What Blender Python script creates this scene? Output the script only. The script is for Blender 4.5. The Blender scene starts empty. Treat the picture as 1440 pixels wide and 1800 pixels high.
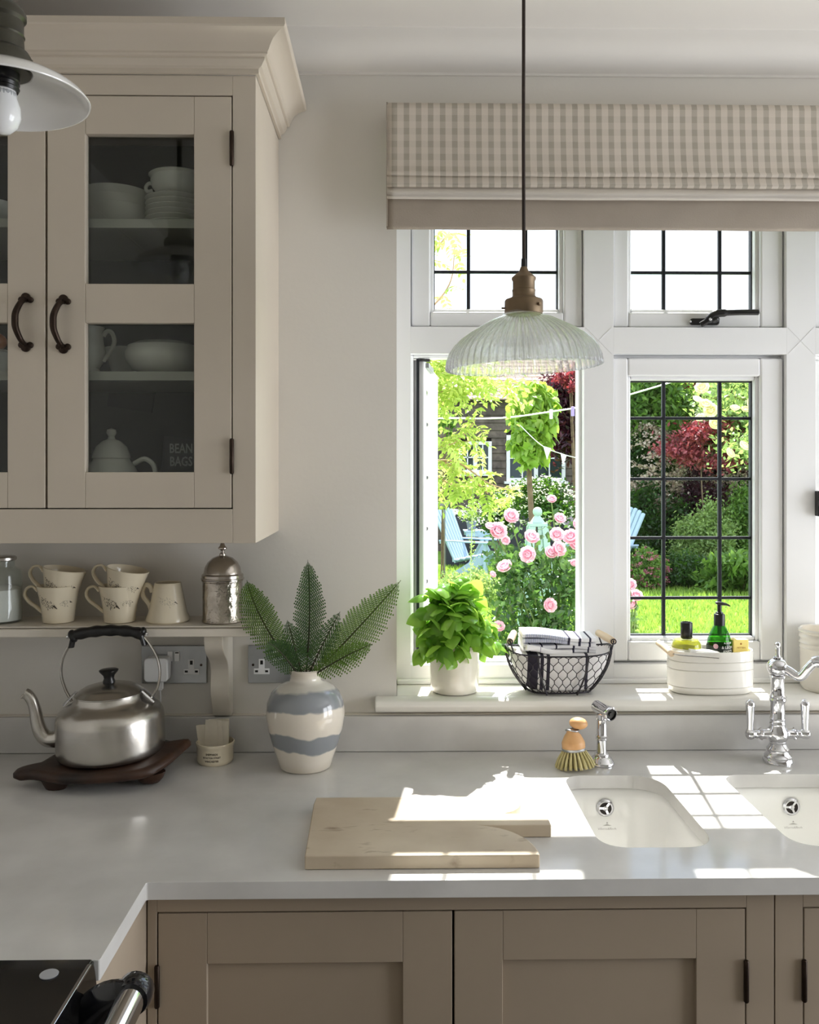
import bpy, bmesh, math, random
import numpy as np
from mathutils import Vector, Matrix
random.seed(7); np.random.seed(7)
SC = bpy.context.scene
COL = SC.collection
PI = math.pi
# ------------------------------------------------------------------ camera, world, sun, lights
FPX, PX, PY = 1558.0, 720.0, 822.0          # focal length in pixels (1440x1800 frame), principal point
YAW = 0.01605
CAM = Vector((0.0, -2.0, 1.545))
cd = bpy.data.cameras.new('camera'); cam = bpy.data.objects.new('camera', cd); COL.objects.link(cam)
cd.sensor_width = 36; cd.lens = FPX/1800*36; cd.shift_y = -(900-PY)/1800; cd.clip_start = .02; cd.clip_end = 200
cam.location = CAM; cam.rotation_euler = (PI/2, 0, -YAW)
SC.camera = cam
SC.view_settings.view_transform = 'Standard'; SC.view_settings.look = 'None'
SC.view_settings.gamma = 1; SC.view_settings.use_curve_mapping = False
SC.view_settings.exposure = 0.84
SC.cycles.max_bounces = 10; SC.cycles.diffuse_bounces = 5; SC.cycles.glossy_bounces = 5
SC.cycles.transmission_bounces = 8; SC.cycles.transparent_max_bounces = 24
SC.cycles.caustics_reflective = False; SC.cycles.caustics_refractive = False
SC.cycles.sample_clamp_indirect = 4.0; SC.cycles.use_denoising = True
SKY = 1.5
w = bpy.data.worlds.new('sky'); SC.world = w; w.use_nodes = True
nt = w.node_tree; nt.nodes.clear()
wo = nt.nodes.new('ShaderNodeOutputWorld'); bg = nt.nodes.new('ShaderNodeBackground')
tc = nt.nodes.new('ShaderNodeTexCoord'); no = nt.nodes.new('ShaderNodeTexNoise'); cr = nt.nodes.new('ShaderNodeValToRGB')
no.inputs['Scale'].default_value = 3.2; no.inputs['Detail'].default_value = 5; no.inputs['Roughness'].default_value = .55
cr.color_ramp.elements[0].position = .38; cr.color_ramp.elements[0].color = (.50, .64, .86, 1)
cr.color_ramp.elements[1].position = .58; cr.color_ramp.elements[1].color = (.92, .95, 1.0, 1)
nt.links.new(tc.outputs['Generated'], no.inputs['Vector']); nt.links.new(no.outputs['Fac'], cr.inputs['Fac'])
nt.links.new(cr.outputs['Color'], bg.inputs['Color']); bg.inputs['Strength'].default_value = SKY
nt.links.new(bg.outputs[0], wo.inputs[0])
sd = bpy.data.lights.new('sun', 'SUN'); sun = bpy.data.objects.new('sun', sd); COL.objects.link(sun)
sd.energy = 8.5; sd.angle = math.radians(.6); sd.color = (1, .965, .90)
sun.location = (1, 8, 9); sun.rotation_euler = Vector((-.13, -1, -1.375)).to_track_quat('-Z', 'Y').to_euler()
ad = bpy.data.lights.new('garden_door_daylight', 'AREA'); al = bpy.data.objects.new('garden_door_daylight', ad); COL.objects.link(al)
ad.shape = 'RECTANGLE'; ad.size = 1.9; ad.size_y = 1.95; ad.energy = 42; ad.color = (.96, .98, 1.0)
al.location = (3.1, -1.08, 1.15); al.rotation_euler = (PI/2, 0, PI/2)

# ------------------------------------------------------------------ helpers
cy, sy = math.cos(YAW), math.sin(YAW)
def ray(px, py):
    a, b = (px-PX)/FPX, (PY-py)/FPX
    return Vector((sy+cy*a, cy-sy*a, b))
def P(px, py, Y):                    # photo pixel -> point on the plane y = Y
    r = ray(px, py); return CAM + r*((Y-CAM.y)/r.y)
def G(px, py, z):                    # photo pixel -> point at height z
    r = ray(px, py); return CAM + r*((z-CAM.z)/r.z)
def s2l(c):
    c = c/255.0
    return c/12.92 if c <= .04045 else ((c+.055)/1.055)**2.4
def rgb(r, g, b): return (s2l(r), s2l(g), s2l(b))

def mat(name, col, rough=.5, metal=0, var=0.0, vs=8.0, bump=0.0, bs=60.0, coat=0.0, spec=.5, col2=None, sss=0, trans=0, ior=1.45, coords='Object', detail=4, emit=None):
    m = bpy.data.materials.new(name); m.use_nodes = True
    n = m.node_tree; b = n.nodes['Principled BSDF']
    b.inputs['Base Color'].default_value = (*col, 1); b.inputs['Roughness'].default_value = rough
    b.inputs['Metallic'].default_value = metal; b.inputs['Specular IOR Level'].default_value = spec
    b.inputs['Coat Weight'].default_value = coat; b.inputs['Coat Roughness'].default_value = .05
    b.inputs['Transmission Weight'].default_value = trans; b.inputs['IOR'].default_value = ior
    t = n.nodes.new('ShaderNodeTexCoord')
    if var or col2:
        c2 = col2 or tuple(max(0, c*(1-var)) for c in col)
        c1 = col if col2 else tuple(min(1, c*(1+var*.6)) for c in col)
        x = n.nodes.new('ShaderNodeTexNoise'); x.inputs['Scale'].default_value = vs; x.inputs['Detail'].default_value = detail
        r = n.nodes.new('ShaderNodeValToRGB'); r.color_ramp.elements[0].position = .32; r.color_ramp.elements[1].position = .68
        r.color_ramp.elements[0].color = (*c2, 1); r.color_ramp.elements[1].color = (*c1, 1)
        n.links.new(t.outputs[coords], x.inputs['Vector']); n.links.new(x.outputs['Fac'], r.inputs['Fac'])
        n.links.new(r.outputs['Color'], b.inputs['Base Color'])
    if bump:
        x = n.nodes.new('ShaderNodeTexNoise'); x.inputs['Scale'].default_value = bs; x.inputs['Detail'].default_value = 3
        u = n.nodes.new('ShaderNodeBump'); u.inputs['Strength'].default_value = bump; u.inputs['Distance'].default_value = .002
        n.links.new(t.outputs[coords], x.inputs['Vector']); n.links.new(x.outputs['Fac'], u.inputs['Height'])
        n.links.new(u.outputs[0], b.inputs['Normal'])
    if emit: b.inputs['Emission Color'].default_value = (*emit[0], 1); b.inputs['Emission Strength'].default_value = emit[1]
    return m
def leafmat(name, c1, c2, tcol, tw=.5, rough=.45):
    m = bpy.data.materials.new(name); m.use_nodes = True; n = m.node_tree
    b = n.nodes['Principled BSDF']; o = n.nodes['Material Output']
    g = n.nodes.new('ShaderNodeNewGeometry'); r = n.nodes.new('ShaderNodeValToRGB')
    r.color_ramp.elements[0].color = (*c1, 1); r.color_ramp.elements[1].color = (*c2, 1)
    oi = n.nodes.new('ShaderNodeObjectInfo'); ad_ = n.nodes.new('ShaderNodeMath'); fr = n.nodes.new('ShaderNodeMath'); fr.operation = 'FRACT'
    n.links.new(g.outputs['Random Per Island'], ad_.inputs[0]); n.links.new(oi.outputs['Random'], ad_.inputs[1])
    n.links.new(ad_.outputs[0], fr.inputs[0]); n.links.new(fr.outputs[0], r.inputs['Fac'])
    n.links.new(r.outputs['Color'], b.inputs['Base Color'])
    b.inputs['Roughness'].default_value = rough
    t = n.nodes.new('ShaderNodeBsdfTranslucent'); mx = n.nodes.new('ShaderNodeMixShader'); mx.inputs[0].default_value = tw
    mc = n.nodes.new('ShaderNodeMix'); mc.data_type = 'RGBA'; mc.inputs[0].default_value = .65
    n.links.new(r.outputs['Color'], mc.inputs[6]); mc.inputs[7].default_value = (*tcol, 1)
    n.links.new(mc.outputs[2], t.inputs['Color'])
    n.links.new(b.outputs[0], mx.inputs[1]); n.links.new(t.outputs[0], mx.inputs[2]); n.links.new(mx.outputs[0], o.inputs['Surface'])
    return m
def glassmat(name, tint=(1, 1, 1), refr=0.0, gl=.08, rough=0.0, ior=1.45, milk=0.0, mcol=(.9, .92, .92)):
    m = bpy.data.materials.new(name); m.use_nodes = True; n = m.node_tree; n.nodes.remove(n.nodes['Principled BSDF'])
    o = n.nodes['Material Output']
    t = n.nodes.new('ShaderNodeBsdfTransparent'); t.inputs['Color'].default_value = (*tint, 1)
    g = n.nodes.new('ShaderNodeBsdfGlossy'); g.inputs['Roughness'].default_value = max(.01, rough); g.inputs['Color'].default_value = (1, 1, 1, 1)
    lw = n.nodes.new('ShaderNodeLayerWeight'); lw.inputs[0].default_value = .5
    pw = n.nodes.new('ShaderNodeMath'); pw.operation = 'POWER'; pw.inputs[1].default_value = 5; n.links.new(lw.outputs['Facing'], pw.inputs[0])
    f = n.nodes.new('ShaderNodeMath'); f.operation = 'MULTIPLY_ADD'; r0 = ((ior-1)/(ior+1))**2; f.inputs[1].default_value = 1-r0; f.inputs[2].default_value = r0; n.links.new(pw.outputs[0], f.inputs[0])
    mx = n.nodes.new('ShaderNodeMixShader'); n.links.new(f.outputs[0], mx.inputs[0]); n.links.new(t.outputs[0], mx.inputs[1]); n.links.new(g.outputs[0], mx.inputs[2])
    last = mx
    if refr:
        q = n.nodes.new('ShaderNodeBsdfGlass'); q.inputs['Color'].default_value = (*tint, 1); q.inputs['IOR'].default_value = ior; q.inputs['Roughness'].default_value = rough
        m2 = n.nodes.new('ShaderNodeMixShader'); m2.inputs[0].default_value = refr
        n.links.new(last.outputs[0], m2.inputs[1]); n.links.new(q.outputs[0], m2.inputs[2]); last = m2
    if milk:
        d = n.nodes.new('ShaderNodeBsdfTranslucent'); d.inputs['Color'].default_value = (*mcol, 1)
        d2 = n.nodes.new('ShaderNodeBsdfDiffuse'); d2.inputs['Color'].default_value = (*mcol, 1)
        m4 = n.nodes.new('ShaderNodeMixShader'); m4.inputs[0].default_value = .5
        n.links.new(d.outputs[0], m4.inputs[1]); n.links.new(d2.outputs[0], m4.inputs[2])
        m3 = n.nodes.new('ShaderNodeMixShader'); m3.inputs[0].default_value = milk
        n.links.new(last.outputs[0], m3.inputs[1]); n.links.new(m4.outputs[0], m3.inputs[2]); last = m3
    n.links.new(last.outputs[0], o.inputs['Surface'])
    return m

class MB:
    def __init__(s): s.v = []; s.f = []; s.uv = None
    def add(s, vs, fs, M=None):
        k = len(s.v)
        if M is not None: vs = [M @ Vector(v) for v in vs]
        s.v += [tuple(v) for v in vs]; s.f += [tuple(i+k for i in f) for f in fs]; return s
    def box(s, x0, x1, y0, y1, z0, z1, M=None):
        if x0 > x1: x0, x1 = x1, x0
        if y0 > y1: y0, y1 = y1, y0
        if z0 > z1: z0, z1 = z1, z0
        v = [(x0,y0,z0),(x1,y0,z0),(x1,y1,z0),(x0,y1,z0),(x0,y0,z1),(x1,y0,z1),(x1,y1,z1),(x0,y1,z1)]
        return s.add(v, [(0,3,2,1),(4,5,6,7),(0,1,5,4),(1,2,6,5),(2,3,7,6),(3,0,4,7)], M)
    def lathe(s, pr, n=40, c=(0,0,0), M=None, rf=None, sx=1, sy_=1):
        vs, fs, rows = [], [], []
        for (r, z) in pr:
            if r < 1e-6: rows.append([len(vs)]); vs.append((c[0], c[1], c[2]+z))
            else:
                row = []
                for i in range(n):
                    a = 2*PI*i/n; q = r*(rf(a, z) if rf else 1)
                    row.append(len(vs)); vs.append((c[0]+q*math.cos(a)*sx, c[1]+q*math.sin(a)*sy_, c[2]+z))
                rows.append(row)
        for a, b in zip(rows, rows[1:]):
            if len(a) == 1 and len(b) == 1: continue
            for i in range(n):
                j = (i+1) % n
                if len(a) == 1: fs.append((a[0], b[j], b[i]))
                elif len(b) == 1: fs.append((a[i], a[j], b[0]))
                else: fs.append((a[i], a[j], b[j], b[i]))
        return s.add(vs, fs, M)
    def tube(s, pts, r, n=8, caps=True, closed=False, M=None, flat=1.0):
        pts = [Vector(p) for p in pts]; m = len(pts)
        rr = r if isinstance(r, (list, tuple)) else [r]*m
        tg = []
        for i in range(m):
            a = pts[(i-1) % m] if (closed or i) else pts[0]; b = pts[(i+1) % m] if (closed or i < m-1) else pts[-1]
            t = (b-a); tg.append(t.normalized() if t.length > 1e-9 else Vector((0, 0, 1)))
        up = Vector((0, 0, 1)) if abs(tg[0].z) < .9 else Vector((0, 1, 0))
        nn = (up - tg[0]*up.dot(tg[0])).normalized(); vs, fs = [], []
        for i in range(m):
            nn = (nn - tg[i]*nn.dot(tg[i])); nn = nn.normalized() if nn.length > 1e-6 else tg[i].orthogonal().normalized()
            bb = tg[i].cross(nn)
            for k in range(n):
                a = 2*PI*k/n; vs.append(pts[i]+nn*(math.cos(a)*rr[i])+bb*(math.sin(a)*rr[i]*flat))
        for i in range(m if closed else m-1):
            j = (i+1) % m
            for k in range(n):
                l = (k+1) % n; fs.append((i*n+k, i*n+l, j*n+l, j*n+k))
        if caps and not closed: fs.append(tuple(range(n-1, -1, -1))); fs.append(tuple((m-1)*n+k for k in range(n)))
        return s.add(vs, fs, M)
    def prism(s, poly, ax, a, b, M=None):       # poly in the plane across axis ax ('x': (y,z), 'y': (x,z), 'z': (x,y))
        def mk(p, t): return {'x': (t, p[0], p[1]), 'y': (p[0], t, p[1]), 'z': (p[0], p[1], t)}[ax]
        n = len(poly); vs = [mk(p, a) for p in poly]+[mk(p, b) for p in poly]
        fs = [tuple(range(n)), tuple(range(2*n-1, n-1, -1))]+[(i, i+n, (i+1) % n+n, (i+1) % n) for i in range(n)]
        return s.add(vs, fs, M)
    def ell(s, c, rx, ry, rz, n=16, m=10, M=None):
        pr = [(math.sin(PI*i/m), -math.cos(PI*i/m)) for i in range(m+1)]; pr[0] = (0, -1); pr[-1] = (0, 1)
        T = Matrix.Translation(c) @ Matrix.Diagonal((rx, ry, rz, 1))
        return s.lathe(pr, n, M=(M @ T) if M is not None else T)
    def loft(s, rings, caps=True, M=None):
        n = len(rings[0]); vs = [p for r in rings for p in r]; fs = []
        for i in range(len(rings)-1):
            for k in range(n): l = (k+1) % n; fs.append((i*n+k, i*n+l, (i+1)*n+l, (i+1)*n+k))
        if caps: fs.append(tuple(range(n-1, -1, -1))); fs.append(tuple((len(rings)-1)*n+k for k in range(n)))
        return s.add(vs, fs, M)
    def rects(s, x0, x1, z0, z1, wx, wz, y0, y1, M=None):    # a rectangular ring (frame) in the xz plane
        s.box(x0, x0+wx, y0, y1, z0, z1, M); s.box(x1-wx, x1, y0, y1, z0, z1, M)
        s.box(x0+wx, x1-wx, y0, y1, z0, z0+wz, M); return s.box(x0+wx, x1-wx, y0, y1, z1-wz, z1, M)

def absloc(o):
    v = Vector((0, 0, 0))
    while o: v += o.location; o = o.parent
    return v
def mesh_of(name, mb, smooth=True, angle=40, off=None, fix=True):
    me = bpy.data.meshes.new(name)
    vs = mb.v if off is None else [(x-off.x, y-off.y, z-off.z) for x, y, z in mb.v]
    me.from_pydata(vs, [], mb.f); me.update()
    if fix:
        bm = bmesh.new(); bm.from_mesh(me); bmesh.ops.recalc_face_normals(bm, faces=bm.faces); bm.to_mesh(me); bm.free()
    if smooth:
        me.shade_smooth(); me.set_sharp_from_angle(angle=math.radians(angle))
    return me
def obj(name, mb, m, parent=None, world=False, smooth=True, angle=40, bevel=0, seg=2, kind=None, label=None, fix=True, loc=None, rot=None):
    off = absloc(parent) if (world and parent) else None
    me = mb if isinstance(mb, bpy.types.Mesh) else mesh_of(name, mb, smooth, angle, off, fix)
    o = bpy.data.objects.new(name, me); COL.objects.link(o)
    if m and not me.materials: me.materials.append(m)
    if parent: o.parent = parent
    if loc is not None: o.location = loc
    if rot is not None: o.rotation_euler = rot
    if bevel:
        q = o.modifiers.new('b', 'BEVEL'); q.width = bevel; q.segments = seg; q.limit_method = 'ANGLE'; q.angle_limit = math.radians(35); q.harden_normals = True
    if kind: o['kind'] = kind
    if label: o['label'] = label
    return o
def tag(o, label, cat, group=None, kind=None):
    o['label'] = label; o['category'] = cat
    if group: o['group'] = group
    if kind: o['kind'] = kind
    return o
def thing(name, label, cat, loc=(0, 0, 0), rot=(0, 0, 0), group=None, kind=None):
    o = bpy.data.objects.new(name, None); COL.objects.link(o); o.empty_display_size = .05
    o.location = loc; o.rotation_euler = rot
    return tag(o, label, cat, group, kind)
def struct_empty(name, loc=(0, 0, 0)):
    o = bpy.data.objects.new(name, None); COL.objects.link(o); o.location = loc; o['kind'] = 'structure'; return o
def dup(root, loc, rot=None, label=None):
    r = root.copy(); COL.objects.link(r); r.location = loc
    if rot is not None: r.rotation_euler = rot
    if label: r['label'] = label
    for ch in list(root.children):
        c = ch.copy(); COL.objects.link(c); c.parent = r
        for g in list(ch.children):
            d = g.copy(); COL.objects.link(d); d.parent = c
    return r
def text_mb(s, size, bold=False, spacing=1.0):
    c = bpy.data.curves.new('t', 'FONT'); c.body = s; c.size = size; c.align_x = 'CENTER'; c.align_y = 'CENTER'; c.resolution_u = 2
    c.space_character = spacing
    if bold: c.offset = size*.018
    o = bpy.data.objects.new('t', c); COL.objects.link(o); bpy.context.view_layer.update()
    me = o.to_mesh(); r = MB(); r.v = [tuple(v.co) for v in me.vertices]; r.f = [tuple(p.vertices) for p in me.polygons]
    o.to_mesh_clear(); bpy.data.objects.remove(o); bpy.data.curves.remove(c); return r
def text_obj(name, s, size, m, parent, fn, bold=False, spacing=1.0):
    t = text_mb(s, size, bold, spacing); t.v = [tuple(fn(x, y)) for x, y, z in t.v]
    return obj(name, t, m, parent, smooth=False, fix=False)
def bez(p0, p1, p2, p3, n=12):
    p0, p1, p2, p3 = map(Vector, (p0, p1, p2, p3)); r = []
    for i in range(n+1):
        t = i/n; u = 1-t; r.append(p0*u**3+p1*3*u*u*t+p2*3*u*t*t+p3*t**3)
    return r
def spline(pts, n=6, closed=False):
    pts = [Vector(p) for p in pts]; m = len(pts); out = []
    for i in range(m if closed else m-1):
        a = pts[(i-1) % m] if (closed or i) else pts[0]*2-pts[1]
        b, c = pts[i], pts[(i+1) % m]
        d = pts[(i+2) % m] if (closed or i < m-2) else pts[-1]*2-pts[-2]
        for k in range(n):
            t = k/n; out.append(.5*((2*b)+(c-a)*t+(2*a-5*b+4*c-d)*t*t+(3*b-a-3*c+d)*t**3))
    if not closed: out.append(pts[-1])
    return out
def rpoly(pts, rads, n=6):                    # polygon with rounded corners
    out = []; m = len(pts)
    for i in range(m):
        p = Vector(pts[i]); a = Vector(pts[i-1])-p; b = Vector(pts[(i+1) % m])-p; r = rads[i] if isinstance(rads, (list, tuple)) else rads
        if r <= 0: out.append(tuple(p)); continue
        s0, s1 = p+a.normalized()*r, p+b.normalized()*r
        for k in range(n+1):
            t = k/n; q = s0*(1-t)**2+p*2*t*(1-t)+s1*t*t; out.append(tuple(q))
    return out

# ------------------------------------------------------------------ materials
wallM = mat('wall_paint', rgb(221, 217, 210), .85, var=.03, vs=3, bump=.15, bs=90)
ceilM = mat('ceiling_paint', rgb(232, 228, 222), .85, var=.03, vs=2)
cabM = mat('cabinet_paint', rgb(200, 189, 174), .48, var=.035, vs=5, bump=.06, bs=120)
cab2M = mat('base_cabinet_paint', rgb(168, 153, 135), .5, var=.04, vs=5, bump=.06, bs=120)
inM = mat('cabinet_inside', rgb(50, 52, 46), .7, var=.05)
shelfM = mat('shelf_paint', rgb(218, 211, 199), .45, var=.04, vs=9)
quartzM = mat('quartz', rgb(214, 212, 209), .12, col2=rgb(197, 195, 192), vs=7, detail=8, spec=.5)
pvcM = mat('white_pvc', rgb(242, 242, 243), .3, var=.015, vs=3)
leadM = mat('lead_strip', rgb(38, 40, 46), .45, metal=.3, var=.2, vs=40)
blackM = mat('black_plastic', rgb(24, 23, 24), .3, var=.1, vs=20)
ironM = mat('dark_iron', rgb(58, 47, 40), .42, metal=.85, var=.3, vs=50, bump=.2, bs=150)
chromeM = mat('chrome', (.72, .72, .75), .05, metal=1, var=.02, vs=4)
steelM = mat('brushed_aluminium', rgb(196, 192, 186), .27, metal=1, var=.06, vs=12, bump=.05, bs=200)
silverM = mat('old_silver', rgb(182, 174, 166), .2, metal=1, var=.15, vs=30, bump=.1, bs=60)
plateM = mat('satin_steel_plate', rgb(176, 178, 180), .38, metal=.9, var=.12, vs=16)
ceramM = mat('white_glaze', rgb(240, 237, 230), .12, var=.02, vs=6, coat=.4)
creamM = mat('cream_glaze', rgb(225, 214, 190), .2, var=.03, vs=9, coat=.3)
crackM = mat('cream_crackle_glaze', rgb(232, 226, 214), .14, var=.05, vs=12, coat=.5)
sinkM = mat('fireclay', rgb(246, 245, 242), .1, var=.015, vs=3, coat=.5)
brassM = mat('aged_brass', rgb(122, 104, 82), .5, metal=.7, var=.12, vs=30)
wpaneM = glassmat('window_glass', (.97, .985, .98), ior=1.25)
cpaneM = glassmat('cabinet_glass', (.86, .88, .87), ior=1.38)
woodM = mat('pale_beech', rgb(205, 186, 158), .5, col2=rgb(176, 156, 128), vs=9, detail=6, bump=.1)
# ================================================================== ROOM
XL, XR, YB, ZC = -1.03, 3.0, -4.8, 2.503
OX0, OX1, OZ0, OZ1 = 0.003, 1.425, 1.0, 2.29
b = MB()
b.box(XL-.15, OX0, 0, .3, -.05, ZC+.1).box(OX1, XR+.15, 0, .3, -.05, ZC+.1).box(OX0, OX1, 0, .3, -.05, OZ0).box(OX0, OX1, 0, .3, OZ1, ZC+.1)
obj('wall_back', b, wallM, kind='structure', smooth=False)
obj('wall_left', MB().box(XL-.15, XL, YB, 0, -.05, ZC), wallM, kind='structure', smooth=False)
dx0, dx1, dz1 = -2.1, -.08, 2.15
obj('wall_right', MB().box(XR, XR+.15, YB, dx0, -.05, ZC).box(XR, XR+.15, dx1, 0, -.05, ZC).box(XR, XR+.15, dx0, dx1, dz1, ZC), wallM, kind='structure', smooth=False)
obj('wall_front', MB().box(XL-.15, XR+.15, YB-.15, YB, -.05, ZC), wallM, kind='structure', smooth=False)
obj('ceiling', MB().box(XL-.15, XR+.15, YB-.15, 0, ZC, ZC+.1), ceilM, kind='structure', smooth=False)
floorM = mat('oak_floor', rgb(92, 82, 74), .6, var=.2, vs=5)
obj('floor', MB().box(XL-.15, XR+.15, YB-.15, 0, -.05, 0), floorM, kind='structure', smooth=False)
d = struct_empty('door_1', (XR+.05, dx0, 0)); RM = Matrix.Translation((XR+.05, 0, 0)) @ Matrix.Rotation(PI/2, 4, 'Z')
for k in range(2):
    a = dx0+k*(dx1-dx0)/2; e = a+(dx1-dx0)/2
    obj('door_leaf', MB().rects(a+.003, e-.003, .01, dz1-.01, .08, .1, -.02, .03, RM), pvcM, d, world=True, bevel=.003)
# coving
pr = [(0, ZC), (-.073, ZC), (-.071, ZC-.006)]+[(-.071+.066*(1-math.cos(t*PI/2/8))*1.0, ZC-.006-.062*math.sin(t*PI/2/8)) for t in range(1, 9)]+[(-.006, ZC-.074), (0, ZC-.074)]
obj('trim_1', MB().prism(pr, 'x', XL, XR), ceilM, kind='structure', angle=30)
pr2 = [(XL+(-y), z) for y, z in pr]
obj('trim_2', MB().prism(pr2, 'y', YB, -.0), ceilM, kind='structure', angle=30)

# ================================================================== WINDOW
FY, FB = .11, .18
def wx(px): return P(px, 800, FY).x
def wz(py): return P(1050, py, FY).z
win = struct_empty('window_1', (OX0, FY, OZ0))
zt, zb = wz(600), wz(1186)
J = [(wx(697), wx(722)), (wx(1027), wx(1079)), (wx(1383), wx(1434)), (wx(1737), OX1)]
b = MB()
for (a, c) in J: b.box(a, c, FY, FB, OZ0+.03, OZ1)
for (a, c) in zip(J, J[1:]):
    b.box(a[1], c[0], FY, FB, wz(622), wz(575)); b.box(a[1], c[0], FY, FB, OZ0+.03, wz(1168)); b.box(a[1], c[0], FY, FB, OZ1-.05, OZ1)
obj('window_frame', b, pvcM, win, world=True, bevel=.006)
b = MB()          # rebate bead around every opening, set back and narrow
for (a, c) in zip(J, J[1:]):
    b.rects(a[1], c[0], wz(575), OZ1-.05, .006, .006, FY+.022, FB); b.rects(a[1], c[0], wz(1168), wz(622), .007, .007, FY+.03, FB)
obj('frame_rebate', b, pvcM, win, world=True, bevel=.002)
b = MB()          # weld lines at the crossings
def seam(x0, z0, x1, z1):
    dv = Vector((x1-x0, 0, z1-z0)); n_ = Vector((-dv.z, 0, dv.x)).normalized()*.0008
    A, B_ = Vector((x0, 0, z0)), Vector((x1, 0, z1)); q = [A+n_, B_+n_, B_-n_, A-n_]
    b.prism([(p.x, p.z) for p in q], 'y', FY-.0008, FY+.002)
for (a, c) in J[1:3]:
    seam(a+.004, wz(575)-.0, c-.004, wz(622)); seam(c-.004, wz(575), a+.004, wz(622))
obj('weld_line', b, pvcM, win, world=True, smooth=False)

def glazed(parent, x0, x1, z0, z1, m, vx, hz, y0, y1, world=True, thick=.05, M=None):
    """sash: profile frame, black spacer bar, glass, lead strips"""
    gx0, gx1, gz0, gz1 = x0+m[0], x1-m[1], z0+m[2], z1-m[3]
    b = MB(); b.box(x0, gx0, y0, y1, z0, z1, M); b.box(gx1, x1, y0, y1, z0, z1, M); b.box(gx0, gx1, y0, y1, z0, gz0, M); b.box(gx0, gx1, y0, y1, gz1, z1, M)
    obj('sash', b, pvcM, parent, world=world, bevel=.005)
    e = .010; b = MB(); b.rects(gx0-.001, gx1+.001, gz0-.001, gz1+.001, e, e, y0+.012, y1-.01, M)
    obj('glazing_bead', b, pvcM, parent, world=world, bevel=.004)
    ym = (y0+y1)/2+.008; e2 = .008
    b = MB(); b.rects(gx0+.002, gx1-.002, gz0+.002, gz1-.002, e2+.002, e2+.002, ym-.006, ym+.008, M)
    obj('spacer_bar', b, leadM, parent, world=world)
    b = MB(); b.box(gx0+.003, gx1-.003, ym-.0015, ym+.0015, gz0+.003, gz1-.003, M); obj('glass_pane', b, wpaneM, parent, world=world, smooth=False)
    for x in vx: obj('glazing_bar', MB().box(x-.0042, x+.0042, ym-.005, ym+.005, gz0+.004, gz1-.004, M), leadM, parent, world=world, bevel=.0015)
    for z in hz: obj('glazing_bar', MB().box(gx0+.004, gx1-.004, ym-.0045, ym+.0045, z-.0036, z+.0036, M), leadM, parent, world=world, bevel=.0015)
SY0, SY1 = FY+.012, FY+.068
zf0 = wz(573)
def gx(px): return P(px, 800, .15).x
def gz(py): return P(1050, py, .15).z
for (xa, xb, g0, g1, vs_) in ((724, 1026, 757, 993, (824, 925)), (1081, 1381, 1108, 1341, (1168, 1267)), (1436, 1735, 1462, 1695, (1522, 1621))):
    glazed(win, wx(xa), wx(xb), zf0, OZ1-.05, (wx(g0)-wx(xa), wx(xb)-wx(g1), wz(547)-zf0, .03), [gx(v) for v in vs_], [gz(478)], SY0, SY1)
xa, xb = wx(1081), wx(1381); z0, z1 = wz(1164), wz(628)
glazed(win, xa, xb, z0, z1, (wx(1107)-xa, xb-wx(1341), wz(1130)-z0, z1-wz(660)), [gx(1168), gx(1267)], [gz(y) for y in (735, 842, 946, 1052)], SY0, SY1)
# two casements standing open outwards
def open_leaf(hx, ang, name):
    t = bpy.data.objects.new(name, None); COL.objects.link(t); t.parent = win
    p = Vector((hx, FB-.02, 0)) - absloc(win); t.location = p; t.rotation_euler = (0, 0, math.radians(ang))
    L = wx(1024)-wx(738)
    z0, z1 = wz(1166)-0, wz(628)-0
    z0 -= 0; 
    m_ = MB(); w_ = .05
    m_.box(0, w_, 0, .055, z0, z1).box(L-w_, L, 0, .055, z0, z1).box(w_, L-w_, 0, .055, z0, z0+w_).box(w_, L-w_, 0, .055, z1-w_, z1)
    obj('sash', m_, pvcM, t, bevel=.005)
    obj('glazing_bead', MB().rects(w_-.001, L-w_+.001, z0+w_-.001, z1-w_+.001, .010, .010, .012, .045), pvcM, t, bevel=.003)
    obj('glass_pane', MB().box(w_, L-w_, .027, .030, z0+w_, z1-w_), wpaneM, t, smooth=False)
    for x in (L*.36, L*.66): obj('glazing_bar', MB().box(x-.004, x+.004, .023, .034, z0+w_, z1-w_), leadM, t)
    for q in (735, 842, 946, 1052): obj('glazing_bar', MB().box(w_, L-w_, .0235, .0335, gz(q)-.0036, gz(q)+.0036), leadM, t)
    b = MB()
    for zz in (z0+.012, z1-.018): b.box(.02, .16, -.008, .0, zz, zz+.012)
    obj('friction_stay', b, plateM, t)
    b = MB()
    for zz in (gz(688),): b.lathe([(0, 0), (.006, 0), (.006, .002), (0, .003)], 12, M=Matrix.Translation((.03, 0, zz)) @ Matrix.Rotation(PI/2, 4, 'X')).lathe([(0, 0), (.006, 0), (.006, .002), (0, .003)], 12, M=Matrix.Translation((.046, 0, zz)) @ Matrix.Rotation(PI/2, 4, 'X'))
    obj('screw', b, chromeM, t)
    return t
lf = open_leaf(wx(748), 82.5, 'open_casement')
l2 = open_leaf(wx(1462), 84, 'open_casement')
b = MB(); b.box(wx(733), wx(738), FB-.03, FB, wz(1166), wz(628)); obj('rebate_gap_strip', b, leadM, win, world=True)  # dark strip drawn for the black gap beside the open casement
b = MB(); b.box(wx(738), wx(757), FB-.04, FB-.01, wz(632), wz(629)).box(wx(745), wx(764), FB-.04, FB-.01, wz(1163), wz(1160)); obj('stay_bracket', b, blackM, win, world=True)
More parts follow.
